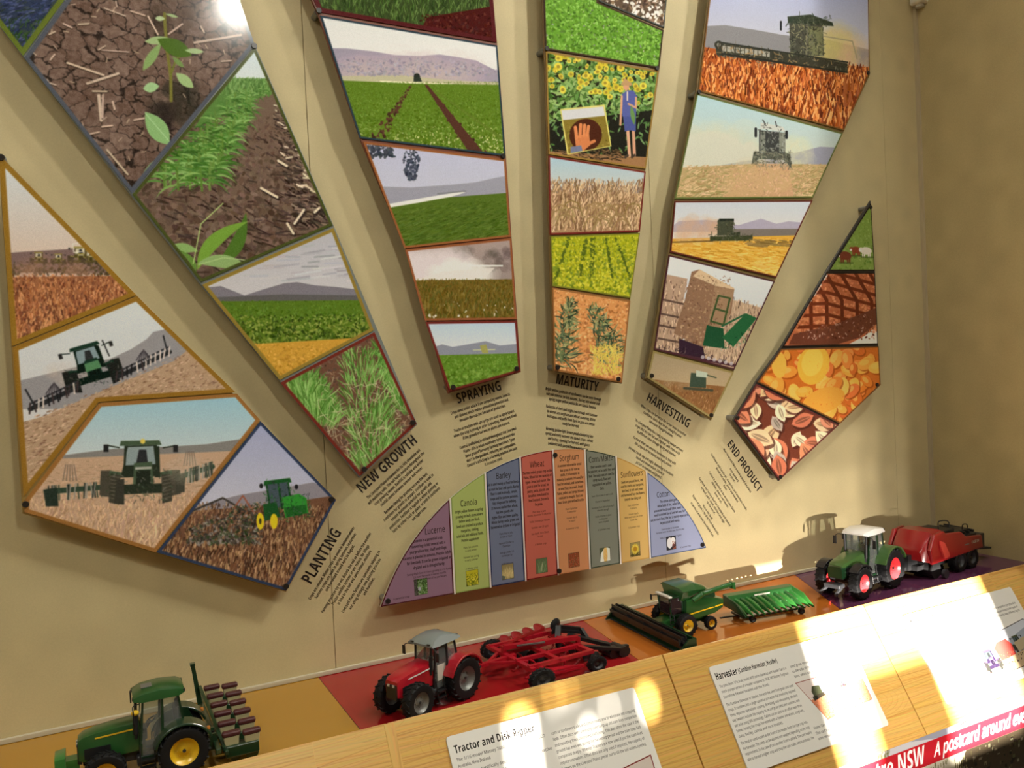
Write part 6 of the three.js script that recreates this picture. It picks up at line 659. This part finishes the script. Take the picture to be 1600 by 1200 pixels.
// combine harvester with its wide front
{
  const t = thing('combine_harvester', 'green model combine harvester with a long dark reel front and an unloading pipe', 'model harvester', [1.402, ON, 0.222], Math.PI - 0.06); t.scale.setScalar(0.8);
  for (const s of [-1, 1]) { wheel(t, 0.045, s * 0.07, 0.036, 0.028, M.yellow); wheel(t, -0.062, s * 0.055, 0.022, 0.018, M.yellow); }
  mesh('body', join(loft([[0.03, hoodRing(0.045, 0.112, 0.05, 0.055, 0.006)], [-0.02, hoodRing(0.045, 0.112, 0.052, 0.057, 0.006)], [-0.085, hoodRing(0.05, 0.104, 0.05, 0.055, 0.008)], [-0.125, hoodRing(0.062, 0.092, 0.042, 0.046, 0.01)]]), box(0.08, 0.03, 0.06, -0.03, 0.04, 0), box(0.01, 0.012, 0.1, 0.045, 0.036, 0), box(0.01, 0.012, 0.09, -0.062, 0.024, 0)), M.green, t);
  mesh('grain_tank', join(loft([[0.046, hoodRing(0.108, 0.142, 0.046, 0.062, 0.002)], [-0.04, hoodRing(0.108, 0.142, 0.048, 0.064, 0.002)]]), loft([[0.05, [[0.143, -0.066], [0.15, -0.05], [0.152, 0.05], [0.143, 0.066]]], [-0.006, [[0.143, -0.066], [0.16, -0.04], [0.16, 0.04], [0.143, 0.066]]], [-0.044, [[0.14, -0.066], [0.148, -0.05], [0.148, 0.05], [0.14, 0.066]]]])), M.green, t);
  mesh('engine_cover', loft([[-0.042, hoodRing(0.1, 0.136, 0.045, 0.045, 0.01)], [-0.095, hoodRing(0.096, 0.122, 0.042, 0.042, 0.012)]]), M.dgreen, t);
  for (const s of [-1, 1]) mesh('stripe', beam([0.03, 0.062, s * 0.0555], [-0.118, 0.074, s * 0.05], 0.002, 0.004), M.yellow, t, 'thin yellow body stripe');
  const cab = mesh('cab', join(loft([[0.032, hoodRing(0.058, 0.118, 0.036, 0.038, 0.003)], [0.036, hoodRing(0.058, 0.118, 0.036, 0.038, 0.003)]]), box(0.046, 0.006, 0.078, 0.056, 0.121, 0, 0.002), box(0.04, 0.006, 0.074, 0.054, 0.06, 0), ...[-1, 1].map((s) => [beam([0.076, 0.062, s * 0.03], [0.082, 0.118, s * 0.034], 0.004, 0.004)])), M.dgreen, t);
  mesh('windscreen', loft([[0.037, hoodRing(0.063, 0.118, 0.034, 0.036, 0.002)], [0.079, hoodRing(0.063, 0.118, 0.03, 0.034, 0.008)]]), std(new THREE.Color(0.03, 0.016, 0.018), 0.08, { clearcoat: 1 }), cab, 'dark tinted windscreen');
  mesh('roof_visor', box(0.014, 0.006, 0.082, 0.082, 0.124, 0, 0.002), M.stone, cab); for (const s of [-1, 1]) mesh('mirror', join(bar([0.078, 0.116, s * 0.036], [0.094, 0.112, s * 0.056], 0.0012), box(0.003, 0.018, 0.008, 0.094, 0.106, s * 0.057)), M.black, cab);
  mesh('feeder_house', loft([[0.03, hoodRing(0.03, 0.062, 0.028, 0.028, 0.003)], [0.118, hoodRing(0.012, 0.04, 0.028, 0.028, 0.003)]]), M.green, t);
  mesh('unloading_pipe', join(bar([-0.02, 0.128, -0.07], [-0.145, 0.142, -0.066], 0.008, 14), bar([0.012, 0.11, -0.066], [-0.022, 0.128, -0.07], 0.009, 14), new THREE.SphereGeometry(0.0095, 12, 10).translate(-0.02, 0.128, -0.07), loft([[-0.142, hoodRing(0.128, 0.15, 0.01, 0.01, 0.003)], [-0.156, hoodRing(0.122, 0.148, 0.008, 0.008, 0.003)]]).translate(0, 0, -0.066)), M.green, t, 'green grain unloading pipe');
  mesh('ladder', join(...[0, 1, 2, 3].map((k) => box(0.016, 0.002, 0.006, 0.085, 0.012 + k * 0.014, -0.052)), bar([0.077, 0.006, -0.052], [0.077, 0.07, -0.05], 0.0015), bar([0.093, 0.006, -0.052], [0.093, 0.07, -0.05], 0.0015)), M.black, t);
  mesh('rear_axle', join(box(0.014, 0.012, 0.1, -0.062, 0.022, 0), box(0.03, 0.026, 0.03, -0.062, 0.04, 0), tube([[-0.125, 0.066, 0.03], [-0.145, 0.05, 0.03], [-0.145, 0.05, 0.046], [-0.125, 0.066, 0.046]], 0.0015, 10, 5)), M.dgreen, t);
  const hd = mesh('cutting_front', join(loft([[0.112, [[0.006, -0.213], [0.046, -0.213], [0.046, 0.213], [0.006, 0.213]]], [0.12, [[0.004, -0.213], [0.046, -0.213], [0.046, 0.213], [0.004, 0.213]]]]), box(0.05, 0.004, 0.426, 0.142, 0.006, 0), ...[-1, 1].map((s) => prism([[0.112, 0.003], [0.185, 0.003], [0.178, 0.012], [0.14, 0.046], [0.112, 0.046]], 0.006).translate(0, 0, s * 0.214))), M.dgreen, t);
  const reel = [new THREE.CylinderGeometry(0.006, 0.006, 0.418, 12).rotateX(Math.PI / 2)]; for (let k = 0; k < 6; k++) { const a = k * Math.PI / 3; reel.push(box(0.003, 0.01, 0.416, Math.cos(a) * 0.017, Math.sin(a) * 0.017, 0)); } for (const z of [-0.2, -0.1, 0, 0.1, 0.2]) reel.push(new THREE.CylinderGeometry(0.018, 0.018, 0.003, 6).rotateX(Math.PI / 2).translate(0, 0, z));
  mesh('reel', join(reel).translate(0.152, 0.036, 0), M.black, hd, 'dark reel'); mesh('auger', join(new THREE.CylinderGeometry(0.009, 0.009, 0.41, 12).rotateX(Math.PI / 2).translate(0.13, 0.018, 0)), M.dgreen, hd); const guard = box(0.008, 0.003, 0.002); for (let k = 0; k < 44; k++) mesh('finger', guard, M.dark, hd).position.set(0.17, 0.006, -0.206 + k * 0.0095);
}
// corn front on its cart
{
  const t = thing('corn_front_cart', 'bright green model corn front lying on a four wheeled cart behind the combine', 'model implement', [1.655, ON, 0.262], -0.14); t.scale.set(0.86, 0.7, 0.92);
  mesh('cart_frame', join(beam([-0.11, 0.018, -0.028], [0.125, 0.018, -0.028], 0.008, 0.008), beam([-0.11, 0.018, 0.028], [0.125, 0.018, 0.028], 0.008, 0.008), ...[-0.09, 0.105].map((x) => beam([x, 0.017, -0.04], [x, 0.017, 0.04], 0.008, 0.008)), beam([-0.11, 0.016, 0], [-0.175, 0.018, 0], 0.005, 0.005), beam([-0.11, 0.018, -0.028], [-0.11, 0.018, 0.028], 0.006, 0.006), box(0.01, 0.03, 0.05, -0.085, 0.034, 0), box(0.01, 0.03, 0.05, 0.1, 0.034, 0)), M.black, t);
  for (const x of [-0.085, 0.1]) for (const s of [-1, 1]) wheel(t, x, s * 0.042, 0.0115, 0.008, M.dark);
  mesh('back_sheet', join(prism([[-0.052, 0.05], [-0.05, 0.088], [-0.03, 0.084], [-0.026, 0.05]], 0.252, 0.002).rotateY(-Math.PI / 2), box(0.252, 0.01, 0.05, 0, 0.048, -0.012)), M.green, t, 'green top sheet');
  mesh('decal', box(0.06, 0.006, 0.001, 0.006, 0.073, -0.0272), M.stone, t, 'pale lettering on the sheet');
  const sn = loft([[-0.03, hoodRing(0.05, 0.072, 0.0085, 0.007, 0.004)], [0.0, hoodRing(0.046, 0.066, 0.0088, 0.0072, 0.005)], [0.035, hoodRing(0.038, 0.052, 0.0072, 0.0055, 0.004)], [0.062, hoodRing(0.03, 0.034, 0.0016, 0.0012, 0.0008)]]).rotateY(-Math.PI / 2);
  for (let k = 0; k < 12; k++) { const q = mesh('snout', sn, k % 2 ? M.lgreen : M.green, t); q.position.set(-0.116 + k * 0.0212, 0, 0); q.scale.x = 0.86; }
  for (const s of [-1, 1]) mesh('end_shield', loft([[-0.045, hoodRing(0.044, 0.088, 0.003, 0.003, 0.002)], [0.02, hoodRing(0.04, 0.074, 0.003, 0.003, 0.002)], [0.068, hoodRing(0.03, 0.036, 0.0015, 0.0015, 0.001)]]).rotateY(-Math.PI / 2).translate(s * 0.128, 0, 0), s > 0 ? M.lgreen : M.dgreen, t);
  mesh('rest_bar', beam([-0.12, 0.032, 0.046], [0.12, 0.032, 0.046], 0.004, 0.005), M.stone, t, 'pale rest bar under the snouts');
}
// green tractor with a white roof, and the red baler
tractor('model_tractor', 'dark green model tractor with a white roof and bright red wheels', [2.05, ON, 0.24], Math.PI + 0.2, 1.02, { hood: M.fgreen, roof: M.white, fender: M.fgreen, rim: M.rimred, noLamps: true, frame: M.dgreen, front: 0.046, rear: 0.058, frontFender: M.black, leftStack: true, cabTop: 0.166, hoodRear: 0.118, hoodFront: 0.104, hoodWide: 1.15, roofWidth: 0.043, seat: M.seat,
  roofSections: [[-0.092, hoodRing(0.167, 0.171, 0.036, 0.035, 0.002)], [-0.084, hoodRing(0.164, 0.176, 0.042, 0.039, 0.006)], [-0.03, hoodRing(0.164, 0.182, 0.044, 0.04, 0.006)], [0.014, hoodRing(0.165, 0.177, 0.042, 0.038, 0.005)], [0.024, hoodRing(0.167, 0.171, 0.034, 0.033, 0.002)]],
  extra(t) { mesh('front_linkage', join(box(0.03, 0.012, 0.05, 0.135, 0.04, 0, 0.003), ...[-1, 1].map((s) => beam([0.13, 0.036, s * 0.02], [0.172, 0.022, s * 0.024], 0.005, 0.008))), M.dark, t); mesh('bonnet_nose', loft([[0.085, hoodRing(0.058, 0.1, 0.0285, 0.0285, 0.01)], [0.108, hoodRing(0.058, 0.101, 0.0265, 0.0265, 0.01)], [0.129, hoodRing(0.06, 0.092, 0.022, 0.022, 0.008)]]), M.dgreen, t); } });
{
  const t = thing('square_baler', 'red model square baler with a black open top behind the white roofed tractor', 'model baler', [2.415, ON, 0.225], Math.PI + 0.1); t.scale.setScalar(1.0);
  mesh('chassis', join(box(0.3, 0.016, 0.07, 0.0, 0.034, 0), beam([0.13, 0.034, 0], [0.2, 0.03, 0], 0.014, 0.012), box(0.05, 0.05, 0.03, 0.14, 0.05, 0)), M.black, t);
  for (const x of [-0.035, -0.105]) for (const s of [-1, 1]) wheel(t, x, s * 0.058, 0.034, 0.03, M.dark);
  mesh('side_bodywork', join(...[-1, 1].map((s) => prism([[0.125, 0.05], [0.135, 0.095], [0.11, 0.14], [0.06, 0.145], [0.045, 0.135], [-0.04, 0.128], [-0.07, 0.108], [-0.16, 0.1], [-0.168, 0.058], [-0.02, 0.054], [0.06, 0.052]], 0.014, 0.004).translate(0, 0, s * 0.066))), M.cred, t);
  mesh('front_hood', join(loft([[0.05, hoodRing(0.06, 0.146, 0.07, 0.064, 0.014)], [0.1, hoodRing(0.056, 0.144, 0.07, 0.062, 0.016)], [0.134, hoodRing(0.056, 0.112, 0.062, 0.056, 0.02)], [0.146, hoodRing(0.06, 0.092, 0.05, 0.046, 0.014)]])), M.cred, t);
  for (const s of [-1, 1]) { mesh('panel_blade', loft([[0.0, [[0.062, -0.002], [0.07, -0.002], [0.07, 0.002], [0.062, 0.002]]], [0.03, [[0.062, -0.004], [0.112, -0.004], [0.112, 0.004], [0.062, 0.004]]], [0.052, [[0.108, -0.002], [0.12, -0.002], [0.12, 0.002], [0.108, 0.002]]]]).translate(0.04, 0, s * 0.076), paint(0.6, 0.05, 0.04), t, 'bright red curved panel'); const tx = textGeo(bold, 'CASE IH', 0.0085, 3), tw = tx.boundingBox.max.x; tx.translate(-tw / 2, 0, 0); if (s < 0) tx.rotateY(Math.PI); tx.translate(-0.118, 0.082, s * 0.0734); mesh('lettering', tx, M.stone, t, 'pale lettering on the side'); mesh('decal', box(0.026, 0.0035, 0.0008, -0.068, 0.084, s * 0.0732), M.silver, t); }
  mesh('top_deck', join(box(0.2, 0.01, 0.112, -0.06, 0.1, 0, 0.002), box(0.1, 0.03, 0.09, -0.0, 0.12, 0, 0.004), box(0.09, 0.02, 0.07, -0.11, 0.108, 0, 0.003), ...[0, 1, 2, 3, 4].map((k) => beam([-0.05 - k * 0.026, 0.112, -0.05], [-0.05 - k * 0.026, 0.118, 0.05], 0.006, 0.008))), M.black, t);
  mesh('handrail', join(tube([[0.0, 0.13, -0.02], [0.0, 0.158, -0.02], [-0.004, 0.16, -0.02], [-0.06, 0.15, -0.02], [-0.062, 0.12, -0.02]], 0.0018, 20, 6), tube([[-0.12, 0.112, -0.03], [-0.124, 0.132, -0.03], [-0.15, 0.13, -0.03], [-0.156, 0.108, -0.03]], 0.0018, 16, 6)), M.black, t);
  mesh('bale_chute', join(box(0.06, 0.05, 0.1, -0.19, 0.07, 0, 0.003), beam([-0.2, 0.045, 0], [-0.27, 0.036, 0], 0.09, 0.006)), M.black, t);
  mesh('pickup', join(new THREE.CylinderGeometry(0.022, 0.022, 0.12, 16).rotateX(Math.PI / 2).translate(0.095, 0.026, 0), ...[-1, 1].map((s) => new THREE.CylinderGeometry(0.026, 0.026, 0.004, 18).rotateX(Math.PI / 2).translate(0.095, 0.0265, s * 0.062))), M.black, t);
  for (const s of [-1, 1]) mesh('gauge_wheel', new THREE.CylinderGeometry(0.014, 0.014, 0.01, 16).rotateX(Math.PI / 2).translate(0.07, 0.0142, s * 0.078), M.dark, t);
}
renderer.render(scene, camera);
